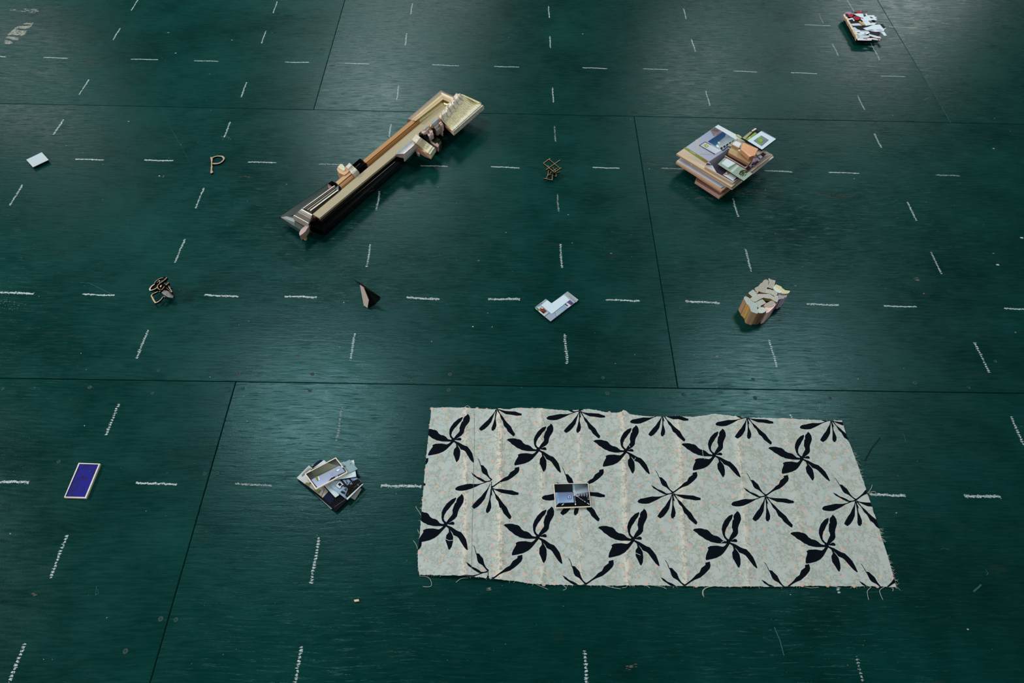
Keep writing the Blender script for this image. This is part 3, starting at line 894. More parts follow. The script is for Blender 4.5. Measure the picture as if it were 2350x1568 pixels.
# letter P
C = crop(460, 340, 22.4)
t = thing('letter_cutout', 'brown cut-out letter P lying flat on the floor', 'letter', centre(C([(500,470),(1200,470),(600,1300)])))
st = C([(500,470),(560,456),(612,462),(625,540),(622,620),(606,720),(600,800),(604,900),(620,960),(606,1060),(602,1150),(650,1210),(648,1245),(585,1285),(520,1305),(508,1240),(526,1120),(530,1000),(540,890),(545,780),(540,680),(530,600),(515,530)])
b = MB(); b.prism([F(x, y, .005) for x, y in st], 0.005, (152, 128, 108), (16, 10, 8))
for (x, y, c_) in [(545,520,(176,138,122)),(565,1200,(182,146,134)),(575,620,(166,160,140)),(550,930,(96,66,20)),(585,940,(170,140,110))]:
    b.flat(C([(x - 26, y - 24), (x + 26, y - 30), (x + 30, y + 30), (x - 24, y + 34)] if y != 930 else [(x - 12, y - 14), (x + 12, y - 14), (x + 12, y + 18), (x - 12, y + 18)]), .0051, c_)
b.build('stem', M_CHAR, t)
ou = C([(615,480),(680,435),(740,412),(820,395),(900,385),(1000,383),(1100,392),(1160,405),(1210,450),(1255,510),(1230,580),(1180,645),(1130,700),(1090,730),(1020,770),(950,800),(890,815),(830,822),(730,828),(615,820)])
inn = C([(620,520),(680,478),(760,445),(830,430),(900,425),(970,428),(1040,435),(1090,455),(1125,490),(1165,555),(1160,590),(1125,625),(1095,655),(1060,695),(1000,725),(940,755),(870,762),(800,765),(720,765),(615,765)])
b = MB()
for i in range(len(ou) - 1):
    b.prism([F(*ou[i], .005), F(*ou[i + 1], .005), F(*inn[i + 1], .005), F(*inn[i], .005)], 0.005, (154, 140, 120) if i % 5 else (164, 140, 128), (16, 10, 8))
b.build('bowl', M_CHAR, t)


# ribbons: closed or open strips of cut board standing on their own thickness
def ribbon(mb, pts, z, w, depth, col, side=(14, 9, 7), closed=False):
    zs = z if isinstance(z, (list, tuple)) else [z] * len(pts)
    P = [F(x, y, zz_) for (x, y), zz_ in zip(pts, zs)]
    n = len(P)
    L_, R_ = [], []
    for i in range(n):
        a = P[(i - 1) % n] if (closed or i > 0) else P[i]
        c_ = P[(i + 1) % n] if (closed or i < n - 1) else P[i]
        d = (c_ - a); d.z = 0; d.normalize()
        nn = Vector((-d.y, d.x, 0))
        ww = (w[i] if isinstance(w, (list, tuple)) else w) / 2
        L_.append(P[i] + nn * ww); R_.append(P[i] - nn * ww)
    dn = Vector((0, 0, -depth))
    rg = range(n) if closed else range(n - 1)
    for i in rg:
        j = (i + 1) % n
        mb.face([R_[i], R_[j], L_[j], L_[i]], col)
        mb.face([R_[i] + dn, R_[j] + dn, R_[j], R_[i]], side)
        mb.face([L_[j] + dn, L_[i] + dn, L_[i], L_[j]], side)
        mb.face([L_[i] + dn, L_[j] + dn, R_[j] + dn, R_[i] + dn], side)
    if not closed:
        mb.face([R_[0] + dn, R_[0], L_[0], L_[0] + dn], side); mb.face([L_[-1] + dn, L_[-1], R_[-1], R_[-1] + dn], side)


# stick lattice
C = crop(1220, 350, 19.6)
t = thing('stick_lattice', 'tangle of thin brown sticks joined into open squares', 'sculpture', centre(C([(500,300),(1300,300),(1300,1200),(500,1200)])))
STK = [([(780,298),(1262,702)], .030), ([(840,258),(528,482)], .0302), ([(528,482),(1022,892)], .030), ([(1290,330),(640,782)], .0305), ([(1335,682),(1022,892)], .0302),
       ([(925,640),(1092,852)], .022), ([(1175,698),(945,822)], .0215), ([(770,780),(722,1030),(652,1180)], [.026, .018, .010]), ([(912,858),(722,1050)], [.024, .016]), ([(722,1056),(892,988)], .014),
       ([(540,1160),(922,1238)], .010), ([(922,1238),(936,985)], .0105), ([(932,1036),(1112,1072)], .0102), ([(1112,1072),(1100,900)], .0108), ([(1140,912),(1295,868)], .008), ([(718,572),(775,690)], .024)]
for pts, z in STK:
    b = MB(); ribbon(b, C(pts), z, 0.0022, 0.005 if not isinstance(z, list) else .004, rnd.choice([(140, 120, 84), (150, 128, 96), (132, 112, 76)]))
    b.build('stick', M_CHAR, t)
b = MB(); ribbon(b, C([(1030,700),(1030,860)]), .021, .004, .021, (20, 14, 10)); ribbon(b, C([(790,700),(800,760)]), .021, .004, .021, (20, 14, 10)); b.build('support', M_CHAR, t)

# ring cluster
C = crop(320, 620, 17.42)
t = thing('ring_cluster', 'heap of tan and cream cut-out rings with one grey oval plate', 'sculpture', centre(C([(400,400),(1300,400),(1300,1250),(500,1250)])))
RG = [('square_ring', [(735,852),(640,900),(525,950),(475,1020),(520,1110),(570,1210),(640,1308),(700,1290),(800,1225),(880,1150),(940,1060)], .016, [.0028,.0036,.0044,.0062,.0062,.0062,.0058,.0044,.0036,.0032,.0028], .012, (184, 164, 132), False),
      ('oval_ring', [(410,770),(430,715),(480,650),(560,585),(640,535),(725,488),(790,440),(815,428),(800,520),(680,715),(620,755),(540,785),(470,805),(425,805)], .034, [.006,.005,.0045,.004,.0035,.0032,.003,.004,.0006,.0026,.0028,.003,.004,.005], .012, (212, 196, 180), True),
      ('arc_strip', [(600,530),(625,480),(680,420),(760,360),(850,322),(940,305)], .040, .0028, .014, (150, 138, 112), False),
      ('hook_strip', [(1095,292),(1020,370),(950,430),(850,500),(760,570),(722,630),(722,690),(750,740),(800,772),(850,772)], .050, [.0052,.0046,.0036,.0034,.0034,.0034,.0034,.0034,.003,.003], .016, (150, 120, 92), False),
      ('bent_strip', [(995,655),(950,720),(890,780),(830,830),(800,870)], .046, .003, .014, (158, 128, 96), False),
      ('oval_ring', [(950,470),(1010,540),(1090,620),(1180,700),(1260,790),(1300,870),(1270,880),(1200,820),(1130,750),(1075,700)], .036, [.0016,.0016,.0018,.0022,.003,.004,.003,.0022,.002,.002], .016, (140, 124, 100), False),
      ('thin_strip', [(1135,580),(1190,680),(1250,790),(1300,880)], .038, .0024, .014, (160, 152, 138), False),
      ('nub', [(1060,600),(1120,540),(1170,490)], .044, .0046, .02, (138, 112, 70), False),
      ('nub', [(1235,690),(1265,710)], .030, .004, .012, (120, 112, 80), False),
      ('nub', [(970,1035),(1020,1082)], .014, .0036, .012, (176, 164, 150), False),
      ('nub', [(740,440),(815,415)], .036, .004, .01, (226, 214, 206), False),
      ('black_strip', [(1000,262),(960,360)], .044, .009, .03, (6, 5, 6), False)]
for nm, pts, z, w_, dp, col, cl in RG:
    P = pts
    w_ = [v * .66 for v in w_] if isinstance(w_, list) else w_ * .66
    b = MB(); ribbon(b, C(P), z, w_, dp * .5, col, closed=cl)
    b.build(nm, M_CHAR, t)
b = MB(); b.prism([F(x, y, .024) for x, y in C([(850,835),(900,812),(990,800),(1090,820),(1180,860),(1240,912),(1310,970),(1358,1035),(1335,1105),(1240,1100),(1150,1080),(1060,1040),(960,980),(890,910)])], .003, (128, 124, 122), (70, 68, 66)); b.build('oval_plate', M_CHAR, t, label='grey oval plate')
b = MB(); b.prism([F(x, y, .036) for x, y in C([(770,645),(800,590),(840,535),(875,555),(888,605),(870,660),(845,700),(825,650)])], .01, (226, 214, 204), (30, 20, 16)); b.build('wood_chip', M_CHAR, t, label='pale chip')
b = MB(); b.prism([F(x, y, .021) for x, y in C([(830,560),(960,470),(1150,640),(1240,800),(1080,830),(900,840),(820,760),(760,640)])], .021, (8, 6, 6)); b.build('shade_block', M_CHAR, t)  # black filler added to paint the shade inside the rings
b = MB(); b.prism([F(x, y, .012) for x, y in C([(480,740),(640,600),(760,640),(640,740)])], .012, (8, 6, 6)); b.build('shade_block', M_CHAR, t)  # second black filler, shade painted inside the left ring

# easel back
C = crop(790, 625, 15.68)
t = thing('easel_back', 'folded black picture-frame stand with a beige strut, standing open', 'stand', centre(C([(560,500),(1290,880),(840,1290)])))


def slab(name, pts, zs, th, col, mt, par, nrm=None, back=None):
    P = [F(x, y, z_) for (x, y), z_ in zip(C(pts), zs)]
    n_ = (P[1] - P[0]).cross(P[2] - P[0]).normalized()
    if n_.dot(Vector(CAM) - P[0]) < 0: P = P[::-1]; n_ = -n_
    lo = [p - n_ * th for p in P]
    mb = MB(); mb.face(P, col); mb.face(lo[::-1], back or col)
    for i in range(len(P)):
        j = (i + 1) % len(P)
        mb.face([lo[i], lo[j], P[j], P[i]], back or col)
    return mb.build(name, mt, par)


slab('board', [(228,196),(640,428),(1290,880),(1275,985),(1100,1150),(872,1290),(700,560)], [.052,.050,.044,.036,.012,.0015,.048], .0025, (5, 6, 6), M_CHAR, t)
slab('strut', [(563,458),(692,545),(880,1005),(832,1285),(700,1190)], [.0525,.053,.030,.004,.006], .002, (178, 162, 150), M_PAPER, t, back=(120, 104, 92))

# crumb of wood
b = MB(); b.prism([F(x, y, .005) for x, y in [(812,1377),(823,1375.5),(824,1379.5),(813.5,1381)]], .005, (206, 190, 160)); o = b.build('wood_crumb', M_PAPER)
tag(o, 'tiny cream wood crumb alone on the green floor below the print stack', 'wood chip')

# ================================================================== STACK OF PRINTS
C = crop(670, 1040, 11.2)
GRP = 'stacked art prints'


FOL = []
for _k in range(70):
    _t = rnd.random()
    _x, _y = 1440 - 60 * _t + rnd.gauss(0, 60) - (90 if rnd.random() < .25 else 0), 700 + 440 * _t + rnd.gauss(0, 24)
    if _y < 900: _x += 40 * (900 - _y) / 100
    if _x + 0.9 * _y > 2560 or _x < 1235: continue
    _r = rnd.uniform(5, 20)
    FOL.append(([(_x + _r * rnd.uniform(.4, 1.5) * math.cos(q_ * 1.05), _y + _r * rnd.uniform(.4, 1.3) * math.sin(q_ * 1.05)) for q_ in range(6)], rnd.choice([(12, 14, 20), (20, 24, 30), (16, 18, 14), (34, 34, 16)])))


def print_(pts, zt, th, col, side, label, layers=(), name='art_print', mt=None, frame=None):
    b = MB()
    P = [F(x, y, zt) for x, y in C(pts)]
    b.prism(P, th, col, side)
    l = lay(b, C, zt)
    for q in layers:
        l(q[0], q[1], q[2] if len(q) > 2 else None)
    o = b.build(name, mt or M_GLOSS)
    tag(o, label, 'print', GRP)
    return o


print_([(455,928),(1010,1448),(1046,1418),(1400,1150),(840,620)], .003, .003, (158, 170, 170), (10, 12, 16), 'pale grey card at the bottom of the print stack, showing at its lower left side')
print_([(1100,960),(1622,1208),(1795,922),(1300,700)], .003, .003, (138, 138, 138), (10, 10, 10), 'grey card sticking out lowest at the right of the print stack')
print_([(500,335),(735,165),(960,290),(720,480)], .003, .003, (12, 20, 38), (8, 12, 24), 'dark navy card peeking out behind the top left of the print stack', [([(500,320),(540,290),(560,310),(520,345)], (120, 140, 140))])
print_([(115,640),(435,315),(1470,1185),(1130,1500)], .009, .0045, (4, 6, 12), (6, 8, 12), 'large print of a pale room and a black field, low in the stack',
       [([(118,640),(435,318),(690,530),(470,760),(330,795)], (166, 172, 170), [(176,184,184),(170,178,178),(180,176,168),(190,190,186),(180,180,172)]),
        ([(240,570),(425,375),(440,390),(262,590)], (120, 130, 130)), ([(250,600),(470,380),(485,395),(265,612)], (84, 90, 90)),
        ([(330,795),(370,752),(480,780),(455,880)], (110, 112, 76)), ([(455,880),(480,790),(620,720),(800,840),(935,990),(790,1150),(600,1000)], (160, 160, 150), [(150,156,150),(170,170,160),(160,164,160),(150,154,150),(160,150,140),(156,150,140),(140,150,130)]),
        ([(560,960),(660,880),(740,960),(650,1040)], (122, 126, 92)), ([(660,1000),(740,940),(760,960),(690,1060)], (96, 104, 76)), ([(750,1120),(830,930),(838,940),(762,1130)], (60, 66, 70)),
        ([(810,1150),(930,1010),(1085,1180),(990,1325)], (10, 22, 48)), ([(1090,1380),(1380,1180),(1390,1190),(1096,1390)], (70, 74, 70))])
print_([(530,400),(822,180),(1240,560),(950,760)], .0125, .003, (188, 202, 208), (120, 130, 134), 'white print showing above the framed photograph at the top left of the stack')
print_([(822,830),(1115,1146),(1212,1080),(1130,760),(960,720)], .0125, .003, (184, 200, 206), (8, 10, 14), 'narrow white card running down the middle of the stack')
print_([(1190,262),(1592,180),(1652,608),(1010,712),(900,600)], .0205, .0036, (190, 206, 208), (14, 20, 26), 'white print with two clean corners at the right of the stack')
print_([(925,815),(1060,712),(1655,622),(1835,785),(1420,1200)], .0165, .0036, (120, 146, 170), (168, 178, 182), 'print of black trees against a pale blue sky with a small square picture',
       [([(928,815),(1060,716),(1250,690),(1340,800),(1440,900),(1400,1180),(1300,1090)], (146, 168, 186), [(150,170,184),(160,180,190),(150,172,190),(140,160,186),(120,142,160),(90,110,140),(126,150,176)]),
        ([(1230,690),(1650,626),(1832,785),(1440,1185),(1370,1090),(1440,930)], (14, 14, 14)), ([(1500,650),(1640,628),(1685,665),(1560,730)], (126, 140, 176)), ([(1290,690),(1400,680),(1480,790),(1420,830)], (124, 144, 172)),
        ([(1400,680),(1480,670),(1560,800),(1500,830)], (118, 138, 160)), ([(1250,700),(1262,698),(1400,830),(1380,840)], (16, 20, 26)), ([(1370,670),(1385,668),(1430,800),(1412,806)], (16, 18, 24)), ([(1440,660),(1460,658),(1560,740),(1550,756)], (14, 14, 20)),
        ([(1100,832),(1215,705),(1345,810),(1225,930)], (34, 44, 66)), ([(1112,832),(1217,716),(1332,810),(1224,916)], (186, 196, 206)), ([(1178,810),(1228,760),(1285,805),(1232,858)], (10, 12, 18)),
        ([(1250,1000),(1290,975),(1370,1010),(1360,1060),(1290,1040)], (24, 34, 50)), ([(1300,840),(1370,830),(1400,880),(1340,870)], (22, 30, 40)), ([(1400,1050),(1450,1020),(1480,1060),(1430,1100)], (50, 54, 10)), ([(1560,790),(1620,760),(1640,800),(1590,830)], (28, 28, 18)),
        ([(1600,880),(1790,735),(1796,742),(1606,890)], (84, 76, 74)), ([(1680,800),(1692,795),(1722,840),(1708,846)], (120, 126, 124)),
        *FOL,
        ([(1405,1165),(1805,795),(1838,790),(1425,1203)], (184, 196, 202))])
print_([(1120,350),(1480,170),(1692,410),(1420,535),(1300,560)], .0225, .0018, (128, 152, 158), (90, 100, 104), 'blue-grey print with two tiny framed pictures at the top right of the stack',
       [([(1440,272),(1500,222),(1552,262),(1495,318)], (96, 112, 118)), ([(1448,272),(1500,232),(1542,264),(1494,308)], (160, 176, 178)), ([(1476,270),(1504,252),(1526,270),(1498,290)], (74, 84, 20)),
        ([(1310,340),(1355,303),(1400,340),(1350,372)], (100, 116, 120)), ([(1322,345),(1352,325),(1380,345),(1350,368)], (64, 74, 20))])
o_, i_ = C([(325,530),(1128,110),(1428,498),(610,940)]), C([(358,536),(1118,140),(1396,488),(628,895)])
t = thing('framed_photograph', 'long cream-framed photograph of a pale room, topmost on the print stack', 'photograph', centre(o_) + Vector((0, 0, .0225)), GRP)
zt = .0275
framed('frame', o_, i_, zt, .005, (216, 204, 186), None, t)
b = MB(); b.prism([F(x, y, zt - .0008) for x, y in i_], .0042, (40, 40, 48)); l = lay(b, C, zt - .0008)
l([(358,536),(1118,140),(1222,318),(700,600),(520,660),(480,690)], (70, 76, 66), [(26,26,24),(24,26,22),(84,90,84),(100,106,98),(60,66,62),(30,30,44)])
l([(470,420),(900,250),(1180,330),(560,600)], (78, 82, 68), [(60,64,52),(96,100,80),(110,116,100),(66,70,62)])
l([(500,690),(560,650),(700,590),(1222,322),(1380,480),(1010,640),(900,770),(640,885)], (170, 180, 206), [(150,158,180),(130,136,150),(150,156,170),(150,158,176),(126,140,168),(150,164,194),(166,180,216),(170,180,210)])
l([(920,490),(1000,580),(1040,600),(1210,500),(1380,470),(1225,322)], (150, 160, 180), [(150,158,176),(140,148,170),(140,150,170),(150,166,190),(130,146,176),(150,160,176)])
l([(595,618),(660,600),(720,680),(720,700),(655,725)], (120, 126, 120)); l([(660,600),(680,596),(722,690),(690,712)], (206, 214, 210)); l([(598,625),(630,610),(680,690),(655,722)], (110, 120, 20))
l([(500,740),(525,730),(650,880),(625,895)], (12, 10, 10)); l([(930,745),(1030,640),(1180,580),(1190,570),(1395,478),(1400,492),(1180,600)], (14, 14, 14))
l([(1120,440),(1210,395),(1252,432),(1165,485)], (96, 104, 124)); l([(1135,440),(1205,404),(1240,430),(1165,474)], (212, 222, 236))
l([(1255,345),(1290,330),(1320,370),(1280,380)], (190, 196, 220)); l([(1300,380),(1330,375),(1390,470),(1370,480)], (20, 14, 12)); l([(1100,625),(1170,575),(1180,590),(1120,635)], (160, 180, 190))
b.build('print', M_GLOSS, t)

# ================================================================== LONG MOULDING ASSEMBLAGE
def lerp2(a, b_, t):
    return (a[0] + (b_[0] - a[0]) * t, a[1] + (b_[1] - a[1]) * t)


def moulding(name, p0, p1, q0, q1, prof, zb, col, mt, parent, ends=None, segs=1, carve=None, cols=None, label=None, smooth=False, tint=None):
    """bar from p0/q0 to p1/q1; prof: (share of the width from p to q, height); flat underside at zb"""
    mb = MB()
    rows = []
    for s_ in range(segs + 1):
        u = s_ / segs
        a, c_ = lerp2(p0, p1, u), lerp2(q0, q1, u)
        row_ = []
        for k, (t_, z_) in enumerate(prof):
            zz_ = z_ + (carve(u, t_) if carve else 0)
            x, y = lerp2(a, c_, t_)
            v = F(x, y, z_); v.z = zz_
            row_.append(v)
        rows.append(row_)
    n = len(prof)
    # orient
    flip = (rows[-1][0] - rows[0][0]).cross(rows[0][-1] - rows[0][0]).z < 0
    def put(P, c_):
        mb.face(P[::-1] if flip else P, c_)
    for s_ in range(segs):
        for k in range(n - 1):
            c_ = cols[k] if cols else col
            if tint: c_ = tint(s_, k, c_)
            put([rows[s_][k], rows[s_ + 1][k], rows[s_ + 1][k + 1], rows[s_][k + 1]], c_)
        for k, sg in ((0, 1), (n - 1, -1)):
            a, b_ = rows[s_][k], rows[s_ + 1][k]
            al, bl = Vector((a.x, a.y, zb)), Vector((b_.x, b_.y, zb))
            P = [al, bl, b_, a] if sg > 0 else [a, b_, bl, al]
            put(P, (cols[0 if k == 0 else -1] if cols else col))
    a, b_, c_, d = [Vector((v.x, v.y, zb)) for v in (rows[0][0], rows[0][-1], rows[-1][-1], rows[-1][0])]
    put([a, b_, c_, d], col)
    e0 = ends or col
    put([Vector((rows[0][0].x, rows[0][0].y, zb))] + rows[0] + [Vector((rows[0][-1].x, rows[0][-1].y, zb))], e0)
    put(([Vector((rows[-1][0].x, rows[-1][0].y, zb))] + rows[-1] + [Vector((rows[-1][-1].x, rows[-1][-1].y, zb))])[::-1], e0)
    o = mb.build(name, mt, parent, label)
    if smooth:
        o.data.polygons.foreach_set('use_smooth', [True] * len(o.data.polygons))
        m = o.modifiers.new('split', 'EDGE_SPLIT'); m.split_angle = math.radians(50)
    return o


RAW = (186, 148, 118); PINK = (176, 152, 146)
ta = thing('moulding_assemblage', 'long bar built of joined picture-frame mouldings, black, gold, silver, cream and brown', 'sculpture', F(875, 400))
# hidden carriers on the floor
for (x0, y0, x1, y1) in [(735, 505, 775, 475), (850, 415, 905, 370), (985, 310, 1040, 262)]:
    A, B = F(x0, y0, .03), F(x1, y1, .03)
    d = (B - A).normalized(); nn = Vector((-d.y, d.x, 0)) * .016
    c0 = Vector((0.004, 0.012, 0))
    b = MB(); b.prism([A - nn, B - nn, B + nn, A + nn], .03, (16, 13, 11)); b.build('support_block', M_CHAR, ta)
# cream slat running the whole length
sl = moulding('slat', (717, 492), (1017, 238), (734, 501), (1041, 247), [(0, .060), (.04, .064), (.96, .064), (1, .062)], .030, (158, 148, 122), M_WOOD, ta, ends=RAW)
sl['label'] = 'long flat cream slat'
# green corner piece
moulding('green_frame_strip', (640, 498), (760, 416), (672, 495), (790, 424), [(0, .036), (.06, .041), (.9, .036), (1, .034)], .026, (30, 50, 46), M_GREEN, ta, cols=[(24, 34, 18), (34, 54, 50), (40, 60, 56)])
moulding('green_frame_strip', (640, 498), (688, 530), (672, 495), (722, 514), [(0, .034), (.06, .040), (.55, .038), (1, .034)], .024, (26, 50, 46), M_GREEN, ta, cols=[(24, 34, 18), (40, 66, 62), (30, 52, 48)])  # paler outer band paints a reflection on the lacquer
# silver fluted pieces
FL_ = [(0, .060), (.06, .066), (.14, .066), (.18, .060), (.24, .062), (.36, .067), (.44, .061), (.52, .064), (.62, .068), (.68, .062), (.8, .063), (.86, .069), (.96, .069), (1, .062)]
FC = [(176,160,150),(214,210,204),(96,84,78),(130,122,112),(140,134,124),(104,98,90),(138,130,118),(196,192,180),(112,104,92),(150,146,132),(216,220,212),(222,224,216),(110,100,88)]  # band colours paint the glints and shade of the fluted silver
moulding('silver_moulding', (693.5, 478), (767, 425), (714, 484), (776.7, 437), FL_, .040, (168, 164, 154), M_SILVER, ta, ends=PINK, cols=FC)
moulding('silver_moulding', (672, 495.5), (707, 514.5), (693.5, 478.7), (717, 491.5), FL_, .040, (172, 160, 154), M_SILVER, ta, ends=PINK, cols=FC)
mb = MB(); mb.prism([F(x, y, .050) for x, y in [(709, 513), (709, 519.5), (704, 526), (701, 531), (694.5, 537), (687.7, 541), (686.6, 535), (690, 527.5), (697, 521)]], .02, (176, 154, 150), (150, 128, 116)); mb.build('raw_end', M_WOOD, ta)
mb = MB(); mb.prism([F(x, y, .034) for x, y in [(696, 536), (701, 534), (702, 539), (698.5, 542.5), (694, 540)]], .02, (176, 130, 84)); mb.build('raw_end', M_WOOD, ta)
# black stepped frame
BP = [(0, .050), (.08, .056), (.30, .056), (.34, .050), (.42, .051), (.45, .0545), (.48, .056), (.51, .0545), (.54, .050), (.58, .046), (.72, .044), (.78, .040), (.9, .036), (1, .026)]
moulding('black_moulding', (727, 498), (908, 354), (742, 533), (930, 366), BP, .012, (10, 9, 11), M_BLACK, ta, ends=(14, 10, 10), smooth=True)
moulding('black_moulding', (727, 497), (707, 510), (742, 536), (706, 517), [(0, .052), (.2, .056), (.3, .050), (.4, .055), (.5, .049), (.6, .054), (.7, .044), (.85, .036), (1, .022)], .012, (8, 8, 10), M_BLACK, ta, smooth=True)
mb = MB(); mb.prism([F(x, y, .058) for x, y in [(722, 500), (727, 496.5), (734, 497), (733, 501), (724, 505)]], .02, (6, 6, 6)); mb.build('black_block', M_BLACK, ta)
# silver angle cap
moulding('silver_angle', (907, 354), (944.6, 321.5), (927.6, 353), (960.6, 324), [(0, .066), (.4, .071), (.6, .073), (1, .076)], .056, (178, 186, 190), M_SILVER, ta, ends=(184, 156, 148), cols=[(150,166,176),(176,182,184),(200,202,200)])
mb = MB()
a, b_, c_, d = F(927.6, 353, .076), F(960.6, 324, .076), F(963.5, 336, .044), F(929, 371, .044)
nn = (b_ - a).cross(d - a).normalized()
if nn.dot(Vector(CAM) - a) < 0: nn = -nn
P = [a, b_, c_, d]
for i, f in enumerate([P, [p - nn * .003 for p in P][::-1]]): mb.face(f, (184, 184, 188))
for i in range(4):
    j = (i + 1) % 4
    mb.face([P[i] - nn * .003, P[j] - nn * .003, P[j], P[i]], (190, 170, 164))
mb.build('silver_angle_side', M_SILVER, ta)
# gold corner
GP = [(0, .058), (.05, .070), (.16, .074), (.3, .070), (.42, .072), (.55, .078), (.64, .081), (.70, .076), (.76, .070), (.88, .068), (1, .066)]
GC = [(150, 130, 122), (160, 140, 132), (186, 176, 148), (196, 186, 150), (190, 164, 132), (206, 184, 144), (230, 218, 178), (96, 84, 50), (150, 136, 84), (186, 176, 128)]  # own colours, with a painted glint on the bead and shade beside it
moulding('gold_moulding', (934.5, 273), (1011.6, 207), (964, 280), (1018.5, 239), GP, .045, (176, 158, 118), M_GOLD, ta, ends=(180, 152, 140), cols=GC, smooth=True)
moulding('gold_moulding', (1011.6, 207), (1042, 221), (1018.5, 239), (1033, 243.5), GP, .045, (176, 158, 118), M_GOLD, ta, ends=(180, 152, 140), cols=GC, smooth=True)
# brown strip
moulding('brown_moulding', (833, 368), (954.8, 267), (845, 379), (964, 280), [(0, .068), (.06, .072), (.55, .073), (.6, .069), (.68, .069), (.74, .072), (1, .066)], .045, (168, 128, 86), M_WOOD, ta, ends=(196, 158, 130),
         cols=[(160, 120, 84), (160, 122, 84), (112, 82, 46), (140, 100, 54), (160, 116, 66), (150, 106, 58)])
moulding('brown_moulding', (770.6, 418), (801, 392.5), (782.5, 430), (815, 402.8), [(0, .066), (.06, .070), (.5, .071), (.56, .067), (.66, .067), (.72, .070), (1, .066)], .045, (186, 150, 116), M_WOOD, ta, ends=(190, 150, 118),
         cols=[(176, 140, 108), (178, 144, 106), (120, 90, 60), (160, 120, 84), (178, 136, 96), (176, 134, 92)])
# black cove blocks
moulding('black_cove', (808, 379), (826, 363.5), (822.5, 396), (845, 377), [(0, .078), (.12, .072), (.35, .064), (.62, .062), (.68, .070), (.76, .072), (.84, .066), (.92, .070), (1, .062)], .045, (8, 8, 10), M_BLACK, ta, ends=(12, 10, 10), smooth=True)
moulding('black_cove', (752.5, 421.5), (762, 415), (777, 437.5), (783, 429), [(0, .072), (.2, .070), (.35, .060), (.6, .062), (.7, .072), (1, .066)], .05, (8, 8, 10), M_BLACK, ta, ends=PINK)
mb = MB(); mb.prism([F(x, y, .060) for x, y in [(752.5, 421.5), (757, 424), (761, 428.5), (754, 431)]], .015, (186, 152, 146)); mb.build('raw_end', M_WOOD, ta)


def orn(u, t_):
    return 0.0035 * math.sin(u * 46 + t_ * 9) * math.exp(-((t_ - .18) / .16) ** 2) + 0.002 * noise.noise(Vector((u * 20, t_ * 14, 2)))


# white ornate block and curl
moulding('ornate_block', (793.6, 382), (802, 373.5), (813, 405), (824, 394), [(0, .072), (.1, .080), (.25, .082), (.4, .076), (.55, .074), (.68, .080), (.8, .078), (1, .066)], .045, (186, 182, 168), M_CREAM, ta, ends=RAW, segs=4, carve=lambda u, t_: .0012 * noise.noise(Vector((u * 5, t_ * 12, 0))))
mb = MB(); mb.prism([F(x, y, .074) for x, y in [(773, 389), (775.5, 382), (782, 376), (787, 378), (792, 384), (794, 381), (798, 385), (803, 391), (797, 397), (790, 402), (778, 397)]], .03, (192, 158, 126), (170, 132, 100)); mb.build('curl_moulding', M_WOOD, ta)
mb = MB(); mb.prism([F(x, y, .078) for x, y in [(776, 384), (780, 378), (785.5, 376.5), (789, 381), (792, 387), (790, 392), (786, 391), (782, 388)]], .004, (186, 190, 162)); mb.build('gesso_cap', M_CREAM, ta)


# big ornate cream moulding at the upper right end
def acan(u, t_):
    w_ = math.exp(-((t_ - .13) / .11) ** 2)
    return w_ * (0.008 * abs(math.sin(u * 19 + t_ * 9)) - 0.004 + 0.003 * math.sin(u * 60 + t_ * 34)) + 0.0006 * noise.noise(Vector((u * 30, t_ * 20, 5)))


CP = [(0, .070), (.03, .086), (.08, .094), (.14, .095), (.20, .090), (.27, .080), (.34, .074), (.42, .071), (.5, .069), (.58, .067), (.66, .066), (.74, .066), (.80, .070), (.84, .073), (.90, .073), (.93, .069), (.97, .070), (1, .064)]
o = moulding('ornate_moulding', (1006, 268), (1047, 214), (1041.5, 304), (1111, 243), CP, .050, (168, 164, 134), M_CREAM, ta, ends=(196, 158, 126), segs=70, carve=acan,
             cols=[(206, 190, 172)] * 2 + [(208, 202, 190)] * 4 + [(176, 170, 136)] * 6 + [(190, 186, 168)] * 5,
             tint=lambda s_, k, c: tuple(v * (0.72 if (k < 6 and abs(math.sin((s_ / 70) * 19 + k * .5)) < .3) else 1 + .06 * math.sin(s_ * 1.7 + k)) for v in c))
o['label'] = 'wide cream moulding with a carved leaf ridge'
moulding('cream_edge_strip', (1058, 217), (1060, 216), (1103, 240), (1105, 236), [(0, .072), (.1, .076), (.9, .076), (1, .07)], .06, (186, 180, 140), M_CREAM, ta)
moulding('raw_wedge', (1033, 240), (1046.5, 214), (1039, 243), (1056, 217), [(0, .082), (.5, .09), (1, .094)], .06, (190, 164, 140), M_WOOD, ta)
# small cream moulding in front, with its scotia profile
CM = [(0, .074), (.1, .086), (.22, .088), (.32, .080), (.42, .066), (.55, .058), (.66, .058), (.72, .064), (.84, .066), (.88, .062), (.94, .064), (1, .054)]
moulding('cream_moulding', (945, 321), (955, 308), (989, 357), (1000, 341), CM, .040, (178, 170, 144), M_CREAM, ta, ends=(190, 154, 126), segs=8, carve=lambda u, t_: .001 * noise.noise(Vector((u * 8, t_ * 12, 0))), cols=[(196, 186, 168)] * 4 + [(172, 166, 134)] * 3 + [(188, 184, 160)] * 4)
mb = MB(); mb.prism([F(x, y, .052) for x, y in [(962.5, 336), (969, 340), (979, 345), (989, 350), (989, 357), (975, 352), (963, 345)]], .016, (194, 158, 128)); mb.build('raw_end', M_WOOD, ta)
for q in [[(954, 344), (963, 338), (963, 355), (957, 351)], [(1008, 302), (1016.5, 297), (1016.5, 308), (1012, 305)]]:
    mb = MB(); mb.prism([F(x, y, .046) for x, y in q], .01, (180, 144, 134)); mb.build('raw_end', M_WOOD, ta)
